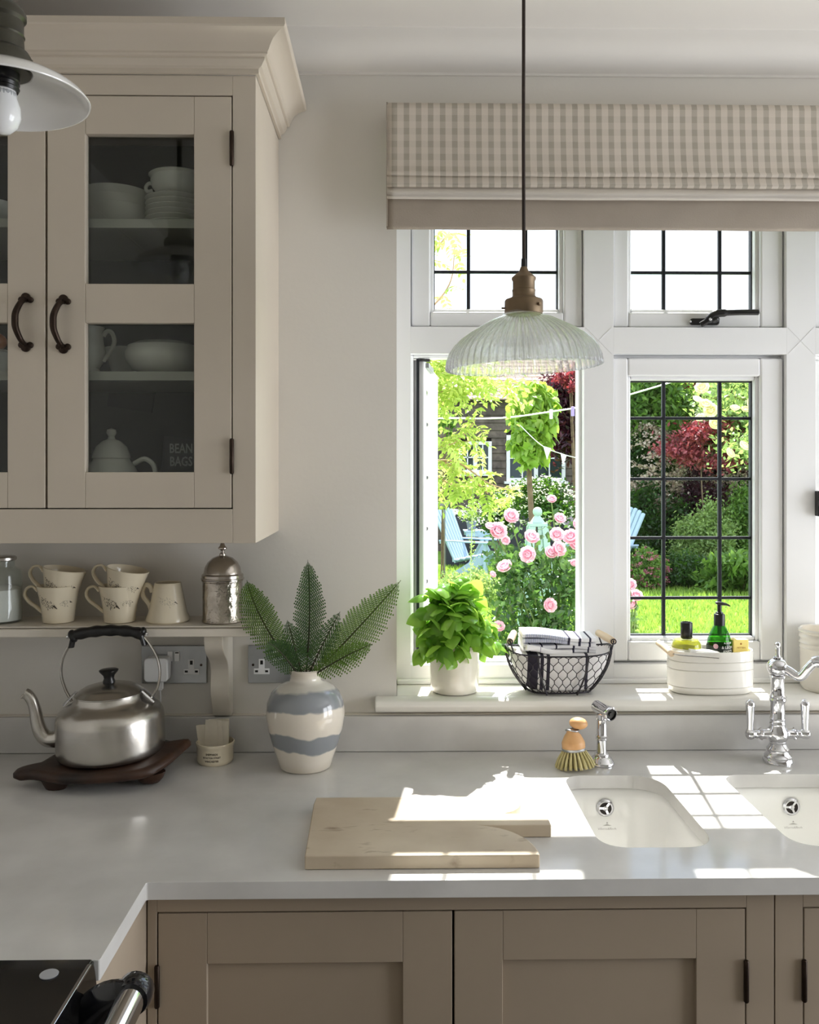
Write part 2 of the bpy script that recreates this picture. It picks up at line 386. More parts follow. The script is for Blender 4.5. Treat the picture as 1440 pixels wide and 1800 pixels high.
# handle on the second fanlight (black cranked lever)
h = MB(); y = SY0
c = P(1225, 566, y)
h.prism(rpoly([(c.x-.018, c.z-.0085), (c.x+.052, c.z-.0085), (c.x+.052, c.z+.0075), (c.x-.018, c.z+.0075)], .007), 'y', y-.010, y)
obj('handle_plate', h, blackM, win, world=True, bevel=.002)
pts = [P(1232, 571, y-.02), P(1245, 563, y-.025), P(1258, 552, y-.028), P(1278, 550, y-.03), P(1305, 549, y-.033), P(1333, 549, y-.033)]
h = MB().tube(spline(pts, 5), [.007]*5+[.0095]*10+[.007]*11, 10); h.ell(P(1255, 562, y-.02), .013, .018, .009)
obj('window_handle', h, blackM, win, world=True)
h = MB(); c = P(1249, 561, y-.038); h.ell(c, .0035, .002, .0035, 10, 6); c2 = P(1214, 565, y-.011); h.ell(c2, .0028, .001, .0028, 10, 6); obj('handle_screw', h, chromeM, win, world=True)
# peg stay on third light
h = MB(); c = P(1437, 885, FY-.006); h.box(c.x-.004, c.x+.02, FY-.02, FY+.0, c.z-.03, c.z+.03); h.box(c.x-.004, c.x+.05, FY-.03, FY-.018, c.z-.006, c.z+.008)
obj('casement_handle', h, blackM, win, world=True, bevel=.002)
# inside sill board with rounded nose, and the outside sill
nz0, nz1 = 1.001, 1.0305
xs = P(659, 1240, -.04).x
pr = [(FY+.03, nz0), (FY+.03, nz1), (-.030, nz1), (-.037, nz1-.004), (-.041, nz1-.014), (-.037, nz1-.024), (-.030, nz0)]
s_ = MB().prism(pr[:0]+[(-.0, nz0), (-.0, nz1)]+pr[2:], 'x', xs, 1.5)
s_.box(OX0, OX1, -.001, FY+.03, nz0, nz1)
sillM = mat('sill_paint', rgb(232, 229, 222), .35, var=.02, vs=6, coat=.2)
obj('window_sill', s_, sillM, win, world=True, bevel=.003)
obj('outer_sill', MB().prism([(.17, .99), (.17, 1.035), (.42, 1.012), (.42, .985)], 'x', OX0-.04, OX1+.04), pvcM, win, world=True)
# bottom bead of the frame above the sill board
obj('sill_bead', MB().box(OX0, OX1, FY-.012, FY+.001, nz1, nz1+.012), pvcM, win, world=True, bevel=.004)

# ================================================================== ROMAN BLIND
BY = -.075
x0b, x1b = P(680, 300, BY).x, 1.50
def bz(py, Y=BY): return P(900, py, Y).z
gm = bpy.data.materials.new('gingham_linen'); gm.use_nodes = True; n = gm.node_tree; B_ = n.nodes['Principled BSDF']
tc = n.nodes.new('ShaderNodeUVMap'); sp = n.nodes.new('ShaderNodeSeparateXYZ'); n.links.new(tc.outputs[0], sp.inputs[0])
def stripe(out, per, duty, ph=0):
    a = n.nodes.new('ShaderNodeMath'); a.operation = 'MULTIPLY_ADD'; a.inputs[1].default_value = 1/per; a.inputs[2].default_value = ph; n.links.new(out, a.inputs[0])
    f = n.nodes.new('ShaderNodeMath'); f.operation = 'FRACT'; n.links.new(a.outputs[0], f.inputs[0])
    g = n.nodes.new('ShaderNodeMath'); g.operation = 'LESS_THAN'; g.inputs[1].default_value = duty; n.links.new(f.outputs[0], g.inputs[0]); return g.outputs[0]
sv = stripe(sp.outputs[0], .0262, .46, .3); sh = stripe(sp.outputs[1], .0290, .5)
mu = n.nodes.new('ShaderNodeMath'); mu.operation = 'MULTIPLY'; mu.inputs[1].default_value = .70; n.links.new(sv, mu.inputs[0])
mh = n.nodes.new('ShaderNodeMath'); mh.operation = 'MULTIPLY_ADD'; mh.inputs[1].default_value = .16; n.links.new(sh, mh.inputs[0]); n.links.new(mu.outputs[0], mh.inputs[2])
ms = n.nodes.new('ShaderNodeMath'); ms.operation = 'MULTIPLY'; n.links.new(sv, ms.inputs[0]); n.links.new(sh, ms.inputs[1])
m3 = n.nodes.new('ShaderNodeMath'); m3.operation = 'MULTIPLY_ADD'; m3.inputs[1].default_value = .16; n.links.new(ms.outputs[0], m3.inputs[0]); n.links.new(mh.outputs[0], m3.inputs[2])
cm = n.nodes.new('ShaderNodeMix'); cm.data_type = 'RGBA'; n.links.new(m3.outputs[0], cm.inputs[0])
cm.inputs[6].default_value = (*rgb(208, 198, 186), 1); cm.inputs[7].default_value = (*rgb(168, 160, 147), 1)
n.links.new(cm.outputs[2], B_.inputs['Base Color']); B_.inputs['Roughness'].default_value = .9
nb = n.nodes.new('ShaderNodeTexNoise'); nb.inputs['Scale'].default_value = 500; bp = n.nodes.new('ShaderNodeBump'); bp.inputs['Strength'].default_value = .3; bp.inputs['Distance'].default_value = .001
to = n.nodes.new('ShaderNodeTexCoord'); n.links.new(to.outputs['Object'], nb.inputs['Vector']); n.links.new(nb.outputs['Fac'], bp.inputs['Height']); n.links.new(bp.outputs[0], B_.inputs['Normal'])
liningM = mat('linen_lining', rgb(160, 149, 137), .9, var=.07, vs=9, bump=.3, bs=300)
def cloth_strip(name, prof, m, parent, nx=90, wav=.0, seed=1, x0=x0b, x1=x1b, ang=180, sag=0):
    rnd = random.Random(seed); ph = [rnd.uniform(0, 6) for _ in range(4)]
    vs, fs, uv = [], [], []; acc = [0]
    for i in range(1, len(prof)): acc.append(acc[-1]+math.hypot(prof[i][0]-prof[i-1][0], prof[i][1]-prof[i-1][1]))
    for i in range(nx+1):
        u = i/nx; x = x0+(x1-x0)*u
        for j, (y, z) in enumerate(prof):
            wv = wav*(math.sin(x*9+ph[0])+.6*math.sin(x*23+ph[1]+j*.4))*min(1, j/4)
            sg = -sag*math.sin(min(1, u*2.2)*PI/2)
            vs.append((x, y+wv, z+sg*(1 if 0 < j else 0)+wv*.5)); uv.append((x, acc[j]))
    k = len(prof)
    for i in range(nx):
        for j in range(k-1): fs.append((i*k+j, (i+1)*k+j, (i+1)*k+j+1, i*k+j+1))
    b = MB(); b.v, b.f = vs, fs; o = obj(name, b, m, parent, world=True, angle=ang, fix=False)
    ul = o.data.uv_layers.new(name='UVMap')
    for l in o.data.loops: ul.data[l.index].uv = uv[l.vertex_index]
    q = o.modifiers.new('s', 'SOLIDIFY'); q.thickness = .0025; q.offset = 0
    return o
bl = thing('roman_blind', 'half-raised roman blind in beige and cream gingham with plain grey lining, above the window', 'blind', (x0b, 0, bz(180)))
zt_, z1_, z2_, z3_, z4_, z5_ = bz(180), bz(313), bz(332), bz(345), bz(352), bz(402)
pf = [(-.012, zt_), (-.045, zt_+.001), (BY+.004, zt_-.002), (BY, zt_-.012)]+[(BY-.012*(t/8)**2, zt_-.012-(zt_-.012-z1_-.012)*t/8) for t in range(1, 9)]+[(BY-.019, z1_+.004), (BY-.016, z1_), (BY-.004, z1_+.002), (BY+.012, z1_+.02)]
cloth_strip('fabric', pf, gm, bl, wav=.0012, seed=3)
pf = [(BY+.012, z1_+.03), (BY-.006, z1_+.015), (BY-.013, z2_+.012), (BY-.017, z2_+.004), (BY-.012, z2_), (BY+.01, z2_+.012)]
cloth_strip('fabric_fold', pf, gm, bl, wav=.0014, seed=5)
lgM = mat('pale_lining_hem', rgb(214, 206, 196), .9, var=.04, vs=8)
pf = [(BY+.014, z2_+.02), (BY-.002, z2_+.008), (BY-.010, z3_+.006), (BY-.014, z3_+.001), (BY-.008, z3_-.002), (BY-.011, z4_+.003), (BY-.007, z4_), (BY+.01, z4_+.01)]
cloth_strip('lining_fold', pf, lgM, bl, wav=.0016, seed=8)
pf = [(BY+.012, z4_+.02), (BY+.002, z4_+.004), (BY+.001, z4_-.02), (BY+.002, (z4_+z5_)/2), (BY+.002, z5_+.006), (BY+.006, z5_), (BY+.012, z5_+.006), (BY+.014, z4_)]
cloth_strip('lining_panel', pf, liningM, bl, wav=.0018, seed=11)
obj('headrail', MB().box(x0b+.01, x1b-.01, -.058, -.001, zt_-.035, zt_-.003), pvcM, bl, world=True)
b = MB()      # return of the fabric at the left end
b.prism([(-.004, zt_), (BY+.002, zt_), (BY-.012, z1_), (BY-.004, z1_-.02), (BY, z5_+.004), (BY+.012, z5_+.004), (BY+.014, z1_), (-.03, zt_-.06)], 'x', x0b-.001, x0b+.002)
obj('side_return', b, liningM, bl, world=True, smooth=False)
# ================================================================== WALL CABINET
CY = -.326
def cx(px): return P(px, 500, CY).x
def cz(py, px=300): return P(px, py, CY).z
CXL, CXR = XL+.002, cx(450)
CZ0, CZ1 = cz(955), cz(132)
D1, D2 = (cx(83), cx(407)), (cx(83)-.004-(cx(407)-cx(83)), cx(83)-.004)
DZ0, DZ1 = cz(893), cz(169)
cab = thing('wall_cabinet', 'cream wall cabinet with two glazed doors and a moulded cornice, left of the window', 'cabinet', (CXR, 0, CZ0))
b = MB()
b.box(CXL, CXL+.02, CY+.02, 0, CZ0, CZ1).box(CXR-.02, CXR, CY+.02, 0, CZ0, CZ1).box(CXL+.02, CXR-.02, CY+.021, -.0, CZ1-.02, CZ1-.0005).box(CXL+.02, CXR-.02, CY+.021, 0, CZ0+.0005, CZ0+.018)
obj('carcass', b, cabM, cab, world=True, bevel=.001)
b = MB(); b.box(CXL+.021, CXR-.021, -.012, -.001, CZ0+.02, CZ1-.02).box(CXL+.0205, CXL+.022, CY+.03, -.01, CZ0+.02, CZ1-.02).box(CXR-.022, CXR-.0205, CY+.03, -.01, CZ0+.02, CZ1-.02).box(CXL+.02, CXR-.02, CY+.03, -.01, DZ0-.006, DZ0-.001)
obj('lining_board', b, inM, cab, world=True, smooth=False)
b = MB(); b.box(D1[1]+.002, CXR, CY, CY+.021, CZ0, CZ1).box(CXL, D2[0]-.002, CY, CY+.021, CZ0, CZ1).box(D2[0]-.002, D1[1]+.002, CY, CY+.021, CZ0, DZ0-.002).box(D2[0]-.002, D1[1]+.002, CY, CY+.021, DZ1+.002, CZ1)
obj('face_frame', b, cabM, cab, world=True, bevel=.0012)
SHZ = [cz(392), cz(560), cz(660)]
for (py) in (385, 653):
    z = P(245, py, -.285).z
    obj('shelf', MB().box(CXL+.021, CXR-.021, -.285, -.012, z-.017, z), mat('shelf_edge', rgb(170, 168, 158), .5, var=.04), cab, world=True)
def profile(p):  # (out, up) cornice
    return p
cor = [(0, 0), (.006, 0), (.006, .009), (.012, .012), (.017, .019), (.019, .022), (.019, .026), (.023, .027), (.0255, .029), (.0255, .033), (.028, .036), (.031, .043), (.037, .052), (.046, .0585), (.056, .062), (.060, .063), (.062, .066), (.062, .078), (0, .078)]
zc0 = cz(131)
b = MB(); n_ = len(cor)
vs = [(CXL, CY-o, zc0+u) for o, u in cor]+[(CXR+o, CY-o, zc0+u) for o, u in cor]+[(CXR+o, -.001, zc0+u) for o, u in cor]
fs = [(r*n_+i, r*n_+(i+1) % n_, (r+1)*n_+(i+1) % n_, (r+1)*n_+i) for r in range(2) for i in range(n_)]+[tuple(range(n_)), tuple(range(2*n_, 3*n_))]
b.add(vs, fs); obj('cornice', b, cabM, cab, world=True, angle=22)
def pull_handle(c, parent):     # iron bow handle, c = centre at door face; spans .085
    b = MB(); H = .0425
    for s in (-1, 1):
        for dx, r in ((0, .009), (-.008, .006), (.008, .006)):
            b.lathe([(0, 0), (r, 0), (r, .0035), (r*.6, .006), (0, .0065)], 14, M=Matrix.Translation((c.x+dx, c.y, c.z+s*(H+ (.004 if dx == 0 else 0)))) @ Matrix.Rotation(PI/2, 4, 'X'))
    pts = [(c.x, c.y-.004, c.z+H), (c.x-.003, c.y-.018, c.z+H*.8), (c.x-.008, c.y-.027, c.z+H*.35), (c.x-.009, c.y-.028, c.z), (c.x-.008, c.y-.027, c.z-H*.35), (c.x-.003, c.y-.018, c.z-H*.8), (c.x, c.y-.004, c.z-H)]
    b.tube(spline(pts, 5), [.0042+.0022*math.sin(PI*i/30) for i in range(31)], 10, flat=1.0)
    return obj('door_handle', b, ironM, parent, world=True)
def hinge(c, L, parent, ax='y'):
    b = MB().lathe([(0, -L/2-.003), (.003, -L/2-.002), (.0042, -L/2), (.0042, L/2), (.003, L/2+.002), (0, L/2+.003)], 12, c=tuple(c))
    return obj('hinge', b, ironM, parent, world=True)
o1x = (cx(150)-D1[0], D1[1]-cx(341))
for k, (a, c) in enumerate((D1, D2)):
    lx, rx = o1x if k == 0 else (o1x[1], c-cx(13))
    dr = MB(); y0, y1 = CY, CY+.021
    dr.box(a, a+lx, y0, y1, DZ0, DZ1).box(c-rx, c, y0, y1, DZ0, DZ1).box(a+lx, c-rx, y0, y1, DZ0, cz(830)).box(a+lx, c-rx, y0, y1, cz(568), cz(499)).box(a+lx, c-rx, y0, y1, cz(236), DZ1)
    door = obj('door', dr, cabM, cab, world=True, bevel=.0015)
    for (za, zb_) in ((cz(830), cz(568)), (cz(499), cz(236))):
        obj('glass_pane', MB().box(a+lx-.005, c-rx+.005, CY+.0135, CY+.0165, za-.005, zb_+.005), cpaneM, door, world=True, smooth=False)
    hc = P(112, 570, CY) if k == 0 else P(46, 567, CY)
    pull_handle(hc, door)
    for q in (261, 802):
        hx = D1[1]+.001 if k == 0 else D2[0]-.001
        hinge(Vector((hx, CY-.003, cz(q))), .062, door)
# ------------------------------------------------------------------ crockery in the cabinet
dimM = mat('stoneware', rgb(236, 234, 226), .25, var=.04, vs=20, coat=.2)
def bowl_on(name, label, cat, c, r, h, group=None, m=dimM, foot=.45):
    b = MB().lathe([(0, 0), (r*foot, 0), (r*foot, h*.08), (r*.75, h*.3), (r*.95, h*.7), (r, h), (r*.97, h), (r*.91, h*.7), (r*.7, h*.35), (r*.35, h*.15), (0, h*.13)], 40)
    o = obj(name, b, m); o.location = c; tag(o, label, cat, group); return o
s1 = P(245, 385, -.285).z; s2 = P(245, 653, -.285).z; s3 = DZ0-.001
x = P(205, 350, -.2).x
for k, lb in enumerate(('lowest wide bowl in the left stack on the upper cabinet shelf', 'middle bowl in the left stack on the upper cabinet shelf', 'topmost bowl in the left stack on the upper cabinet shelf')):
    bowl_on('serving_bowl', 'white patterned '+lb, 'bowl', (x-.012, -.165, s1+.0005+.017*k), .068, .052, 'bowls stacked behind the upper glass', foot=.6)
x = P(308, 350, -.2).x
pos = ['lowest', 'second from the bottom', 'third from the bottom', 'third from the top', 'second from the top', 'topmost']
for k in range(6):
    h = .011; b = MB().lathe([(0, 0), (.036, 0), (.038, .003), (.058, .009), (.062, .0115), (.0615, .0125), (.056, .0108), (.036, .005), (0, .005)], 44)
    o = obj('plate', b, dimM); o.location = (x+.0, -.19, s1+.0005+.0105*k); tag(o, 'plate in the right stack on the upper cabinet shelf, '+pos[k], 'plate', 'plates stacked behind the upper glass')
def strap(pts, r, n=8): return MB().tube(spline(pts, 5), r, n)
t = thing('tureen', 'white footed tureen with small handles sitting on the plate stack', 'tureen', (x+.004, -.19, s1+.0665))
obj('body', MB().lathe([(0, 0), (.03, 0), (.03, .004), (.042, .010), (.052, .022), (.055, .034), (.054, .042), (.059, .046), (.057, .048), (.05, .044), (.05, .03), (0, .008)], 40), dimM, t)
obj('handle', strap([(-.052, 0, .018), (-.062, 0, .016), (-.066, 0, .024), (-.06, 0, .032), (-.053, 0, .032)], .004), dimM, t)
obj('handle', strap([(.052, 0, .018), (.062, 0, .016), (.066, 0, .024), (.06, 0, .032), (.053, 0, .032)], .004), dimM, t)
# middle shelf
jx = P(172, 610, -.21).x
greenM = mat('leaf_print', rgb(80, 96, 60), .4, var=.3, vs=60)
t = thing('painted_jug', 'white jug painted with green leaves behind the lower glass pane', 'jug', (jx-.022, -.21, s2+.0005))
obj('body', MB().lathe([(0, 0), (.026, 0), (.028, .004), (.024, .012), (.034, .03), (.037, .045), (.033, .065), (.031, .085), (.035, .096), (.033, .096), (.029, .084), (.03, .065), (.034, .045), (0, .012)], 36), dimM, t)
obj('handle', strap([(.033, 0, .028), (.045, 0, .045), (.055, 0, .066), (.05, 0, .085), (.04, 0, .088), (.033, 0, .078)], .0045), dimM, t)
bb = MB()
for q in range(5):
    z = .03+.013*q; a0 = -PI/2+.15*math.sin(q*2)
    for sgn in (-1, 1):
        r_ = .0385 if z < .07 else .034
        pts = [(a0, z-.006), (a0+sgn*.18, z+.004), (a0+sgn*.3, z+.016), (a0+sgn*.08, z+.008)]
        bb.add([(r_*math.cos(a), r_*math.sin(a), zz) for a, zz in pts], [(0, 1, 2, 3)])
obj('leaf_print', bb, greenM, t, smooth=False, fix=False)
bx = P(285, 620, -.2).x
bowl = MB().lathe([(0, 0), (.04, 0), (.04, .005), (.06, .012), (.075, .032), (.077, .045), (.07, .06), (.052, .068), (.03, .071), (0, .072)], 44)
o = obj('covered_dish', bowl, dimM); o.location = (bx, -.19, s2+.0005); tag(o, 'large rounded white lidded dish behind the lower glass pane', 'dish')
t = thing('side_cup', 'white cup half hidden behind the large lidded dish', 'cup', (P(213, 620, -.12).x, -.09, s2+.0005))
obj('body', MB().lathe([(0, 0), (.026, 0), (.03, .02), (.04, .05), (.043, .07), (.04, .07), (.036, .05), (0, .01)], 32), dimM, t)
# bottom compartment
tx = P(196, 800, -.2).x
t = thing('teapot', 'white glazed teapot with domed lid at the bottom of the cabinet', 'teapot', (tx, -.2, s3+.0005))
obj('body', MB().lathe([(0, 0), (.04, 0), (.05, .012), (.057, .035), (.054, .062), (.044, .083), (.037, .091), (.036, .094), (0, .094)], 40), dimM, t)
obj('lid', MB().lathe([(.036, .094), (.038, .096), (.036, .105), (.03, .119), (.018, .13), (.008, .134), (.006, .139), (.010, .146), (.009, .153), (0, .157)], 36), dimM, t)
obj('handle', strap([(.045, 0, .084), (.066, 0, .094), (.084, 0, .082), (.088, 0, .058), (.078, 0, .034), (.056, 0, .026)], .0052), dimM, t)
obj('spout', MB().tube(spline([(-.05, 0, .03), (-.072, 0, .045), (-.08, 0, .07), (-.09, 0, .088)], 5), [.016-.0005*i for i in range(16)], 12), dimM, t)
pk = P(318, 800, -.2)
blackcardM = mat('matt_black_card', rgb(26, 26, 27), .7, var=.1)
chalkM = mat('pale_grey_print', rgb(150, 150, 146), .8)
t = thing('coffee_packet', 'black packet printed BEAN BAGS beside the white teapot', 'packet', (pk.x+.008, -.2, s3+.0005), rot=(0, 0, math.radians(-4)))
b = MB().prism(rpoly([(-.042, 0), (.042, 0), (.044, .05), (.041, .125), (.041, .133), (-.038, .142), (-.038, .13), (-.044, .05)], .003, 3), 'y', -.018, .018)
obj('pouch', b, blackcardM, t, bevel=.004)
text_obj('printed_word', 'BEAN', .024, chalkM, t, lambda x, y: (x*.8-.002, -.0185, y*1.1+.114), bold=True)
text_obj('printed_word', 'BAGS', .024, chalkM, t, lambda x, y: (x*.8-.002, -.0185, y*1.1+.088), bold=True)
cx0 = P(212, 690, -.1)
b = MB().box(-.05, .05, -.003, .003, -.036, .04, Matrix.Rotation(math.radians(9), 4, 'Y'))
o = obj('card', b, blackcardM); o.location = (cx0.x, -.0165, cx0.z+.005); tag(o, 'dark card propped crooked at the back of the lower compartment', 'card')
# left door content
bowl_on('stacked_bowl', 'white bowl just inside the edge of the left glazed door', 'bowl', (P(-18, 350, -.2).x, -.2, s1+.0005), .055, .05)
t = thing('lidded_jar', 'white jar with an orange top inside the left glazed door', 'jar', (P(-6, 610, -.2).x, -.2, s2+.0005))
obj('body', MB().lathe([(0, 0), (.03, 0), (.034, .02), (.03, .045), (.02, .052), (0, .054)], 28), dimM, t)
obj('lid', MB().ell((0, 0, .068), .02, .02, .018), mat('orange_glaze', rgb(190, 110, 60), .3, var=.2, vs=30), t)

# ================================================================== SMALL WALL SHELF
sh = thing('wall_shelf', 'cream wooden wall shelf with rounded end and a curved bracket under the cabinet', 'shelf', (-.3, 0, 1.21))
sz = 1.212; sx1 = P(448, 1100, -.12).x; sy0 = -.134
b = MB(); outl = rpoly([(XL+.001, -.001), (XL+.001, sy0+.004), (sx1, sy0+.004), (sx1, -.001)], [0, 0, .02, 0], 6)
b.prism(outl, 'z', sz-.004, sz)
ou2 = rpoly([(XL+.001, -.001), (XL+.001, sy0-.002), (sx1+.008, sy0-.002), (sx1+.008, -.001)], [0, 0, .026, 0], 8)
b.prism(ou2, 'z', sz-.022, sz-.005)
obj('shelf_board', b, shelfM, sh, world=True, bevel=.005, seg=3)
zt_ = sz-.022; zb_ = .994
pro = [(-.001, zt_), (-.118, zt_), (-.119, zt_-.012)]+[(p.x, p.y) for p in bez((-.118, zt_-.014, 0), (-.112, zt_-.06, 0), (-.045, zt_-.05, 0), (-.05, zt_-.105, 0), 12)]+[(p.x, p.y) for p in bez((-.05, zt_-.107, 0), (-.062, zt_-.15, 0), (-.04, zb_+.04, 0), (-.03, zb_+.008, 0), 8)][1:]+[(-.026, zb_), (-.001, zb_)]
bxa, bxb = P(365, 1200, -.08).x, P(398, 1200, -.08).x
obj('bracket', MB().prism(pro, 'x', bxa, bxb), shelfM, sh, world=True, angle=25, bevel=.002)
# ================================================================== WORKTOP
TZ = .910; TB = .883; FYW = -.637; IX = -.381; RY = -.851
S1 = (.345, .541, -.525, -.178); S2 = (.672, .946, -.525, -.178)
def sink_outline(s, g=0.0, z=0):
    x0, x1, y0, y1 = s
    r = [.055+g, .06+g, .075+g, .045+g]
    return [(p[0], p[1]) for p in rpoly([(x0-g, y0-g, 0), (x1+g, y0-g, 0), (x1+g, y1+g, 0), (x0-g, y1+g, 0)], r, 9)]
WXR = 2.2
def filled(loops, z0, z1):
    bm = bmesh.new(); es = []
    for lp in loops:
        v = [bm.verts.new((p[0], p[1], z1)) for p in lp]
        es += [bm.edges.new((v[i], v[(i+1) % len(v)])) for i in range(len(v))]
    bmesh.ops.triangle_fill(bm, edges=es, use_beauty=True)
    r = bmesh.ops.extrude_face_region(bm, geom=bm.faces[:])
    for v in [g for g in r['geom'] if isinstance(g, bmesh.types.BMVert)]: v.co.z = z0
    bmesh.ops.recalc_face_normals(bm, faces=bm.faces)
    me = bpy.data.meshes.new('slab'); bm.to_mesh(me); bm.free(); me.shade_smooth(); me.set_sharp_from_angle(angle=math.radians(30)); return me
wt = thing('worktop', 'pale grey quartz worktop with two cut-out sinks, turning towards the cooker', 'worktop', (0, 0, 0))
outer = rpoly([(XL+.002, -.003), (XL+.002, RY), (IX, RY), (IX, FYW), (WXR, FYW), (WXR, -.003)], [0, 0, .004, .004, 0, 0], 3)
obj('slab', filled([outer, sink_outline(S1), sink_outline(S2)], TB, TZ), quartzM, wt, bevel=.0035, seg=3)
b = MB().box(XL+.022, WXR, -.021, -.003, TZ+.0003, .990).box(XL+.002, XL+.021, RY+.002, -.003, TZ+.0003, .990)
obj('upstand', b, quartzM, wt, bevel=.0025)
b = MB().box(XL+.02, WXR, -.012, 0, .990, .9925); obj('sealant_bead', b, shelfM, wt, bevel=.001)

def make_sink(name, s, label, ovx):
    t = thing(name, label, 'sink', ((s[0]+s[1])/2, (s[2]+s[3])/2, TB-.19))
    spec = [(.012, TB-.0005), (.006, TB-.004), (.003, TB-.02), (0, TB-.06), (-.004, TB-.15), (-.010, TB-.172), (-.024, TB-.184), (-.05, TB-.188)]
    rings = []
    for g, z in spec:
        x0, x1, y0, y1 = s; gg = max(g, -.05)
        r = [max(.012, v+gg*.6) for v in (.055, .06, .075, .045)]
        rings.append([(p[0], p[1], z) for p in rpoly([(x0-g, y0-g, 0), (x1+g, y0-g, 0), (x1+g, y1+g, 0), (x0-g, y1+g, 0)], r, 9)])
    n_ = len(rings[0]); b = MB(); b.v = [p for r in rings for p in r]
    for i in range(len(rings)-1):
        for k in range(n_): l = (k+1) % n_; b.f.append((i*n_+k, i*n_+l, (i+1)*n_+l, (i+1)*n_+k))
    b.f.append(tuple((len(rings)-1)*n_+k for k in range(n_)))
    o = obj('basin', b, sinkM, t, world=True, angle=60)
    # overflow: dark cup, rim ring and three-armed grille on the back wall
    yb = s[3]-.0002; c = Vector((ovx, yb, P(1068, 1420, yb).z)); R = Matrix.Translation(c) @ Matrix.Rotation(PI/2, 4, 'X')
    obj('overflow_hole', MB().lathe([(0, 0), (.0155, 0), (.0155, .001), (0, .001)], 28, M=R), mat('overflow_dark', rgb(40, 30, 24), .5), t, world=True)
    obj('overflow_ring', MB().lathe([(.0125, .001), (.0125, .004), (.0150, .0045), (.0178, .002), (.0178, 0), (.0125, 0), (.0125, .001)], 32, M=R), chromeM, t, world=True)
    g = MB()
    for k in range(3):
        a = math.radians((178, 52, -66)[k])
        g.box(0, .0135, -.0021, .0021, .001, .0035, R @ Matrix.Rotation(a, 4, 'Z'))
    g.lathe([(0, 0), (.0058, 0), (.0052, .004), (.0025, .005), (0, .005)], 16, M=R)
    obj('overflow_grille', g, chromeM, t, world=True)
    pm = mat('grey_print', rgb(176, 172, 168), .5)
    zz = P(1068, 1457, yb).z
    text_obj('makers_name', 'Villeroy&Boch', .0066, pm, t, lambda x, y: (ovx+.004+x-absloc(t).x, yb-.0009-absloc(t).y, zz+y*1.2-absloc(t).z))
    e = MB().prism([(ovx+.004-.009, zz+.007), (ovx+.004+.009, zz+.007), (ovx+.004, zz+.0098)], 'y', yb-.0010, yb-.0006).prism([(ovx+.002, zz+.0115), (ovx+.006, zz+.0115), (ovx+.004, zz+.015)], 'y', yb-.0010, yb-.0006)
    obj('makers_emblem', e, pm, t, world=True, smooth=False)
    cxs = (s[0]+s[1])/2; dz = TB-.188
    obj('drain', MB().lathe([(0, 0), (.02, 0), (.024, .002), (.041, .003), (.043, .0015), (.043, 0)], 32, c=(cxs, (s[2]+s[3])/2+.03, dz+.0005)), chromeM, t, world=True)
    return t
make_sink('sink', S1, 'narrow white ceramic sink sunk in the worktop beside the chopping board', .433)
make_sink('sink', S2, 'white ceramic sink cut off by the right edge, in front of the mixer tap', P(1391, 1418, -.178).x)

# ================================================================== BASE CABINETS
BYF = -.612
def dx(px): return P(px, 1700, BYF).x
def dz(py, px=800): return P(px, py, BYF).z
KZ = .10
def base_unit(name, label, x0, x1, doors, zt_=TB-.0005, y0=BYF, dtop=None):
    t = thing(name, label, 'cabinet', ((x0+x1)/2, -.3, 0))
    b = MB().box(x0+.0005, x0+.018, y0+.021, -.02, KZ, zt_-.002).box(x1-.018, x1-.0005, y0+.021, -.02, KZ, zt_-.002).box(x0+.0185, x1-.0185, y0+.0215, -.02, KZ+.001, KZ+.018).box(x0+.0185, x1-.0185, -.03, -.021, KZ+.019, zt_-.003)
    obj('carcass', b, cab2M, t, world=True)
    b = MB(); xs = [x0]+[v for d in doors for v in (d[0]-.002, d[1]+.002)]+[x1]
    b.box(x0, xs[1], y0, y0+.021, KZ, zt_).box(xs[-2], x1, y0, y0+.021, KZ, zt_).box(xs[1], xs[-2], y0, y0+.021, dtop+.002, zt_).box(xs[1], xs[-2], y0, y0+.021, KZ, KZ+.038)
    obj('face_frame', b, cab2M, t, world=True, bevel=.001)
    obj('plinth', MB().box(x0, x1, y0+.05, y0+.068, 0, KZ), cab2M, t, world=True)
    for (a, c, hs, pa, pc, pt) in doors:
        zb_ = KZ+.04; d = MB(); ya, yb = y0, y0+.021
        d.box(a, pa, ya, yb, zb_, dtop).box(pc, c, ya, yb, zb_, dtop).box(pa, pc, ya, yb, pt, dtop).box(pa, pc, ya, yb, zb_, zb_+.1)
        dr = obj('door', d, cab2M, t, world=True, bevel=.0012)
        obj('door_panel', MB().box(pa-.004, pc+.004, ya+.009, ya+.016, zb_+.09, pt+.004), cab2M, dr, world=True)
        hx = a-.001 if hs == 'l' else c+.001
        for zc_ in (dz(1728), .22): hinge(Vector((hx, ya-.003, zc_)), .062, dr)
    return t
dtop = dz(1602)
base_unit('sink_base_cabinet', 'taupe base cabinet with two panelled doors under the chopping board and narrow sink', dx(259), dx(1361),
          [(dx(278), dx(795), 'l', dx(364), dx(708), dz(1691)), (dx(799), dx(1310), 'r', dx(884), dx(1224), dz(1689))], dtop=dtop)
base_unit('base_cabinet', 'taupe base cabinet cut off at the right edge, next to the double-door sink cabinet', dx(1363), dx(1363)+.62,
          [(dx(1414), dx(1363)+.57, 'l', dx(1500), dx(1363)+.48, dz(1689))], dtop=dtop)
x1_ = dx(258)
t = thing('return_cabinet', 'plain end of the taupe cabinet under the short worktop, beside the cooker', 'cabinet', (-.7, -.5, 0))
b = MB().box(XL+.01, x1_-.001, RY+.006, BYF+.02, KZ, TB-.0005)
obj('carcass', b, cab2M, t, world=True, bevel=.001)
obj('plinth', MB().box(XL+.01, x1_-.05, RY+.006, BYF+.02, 0, KZ-.001), cab2M, t, world=True)
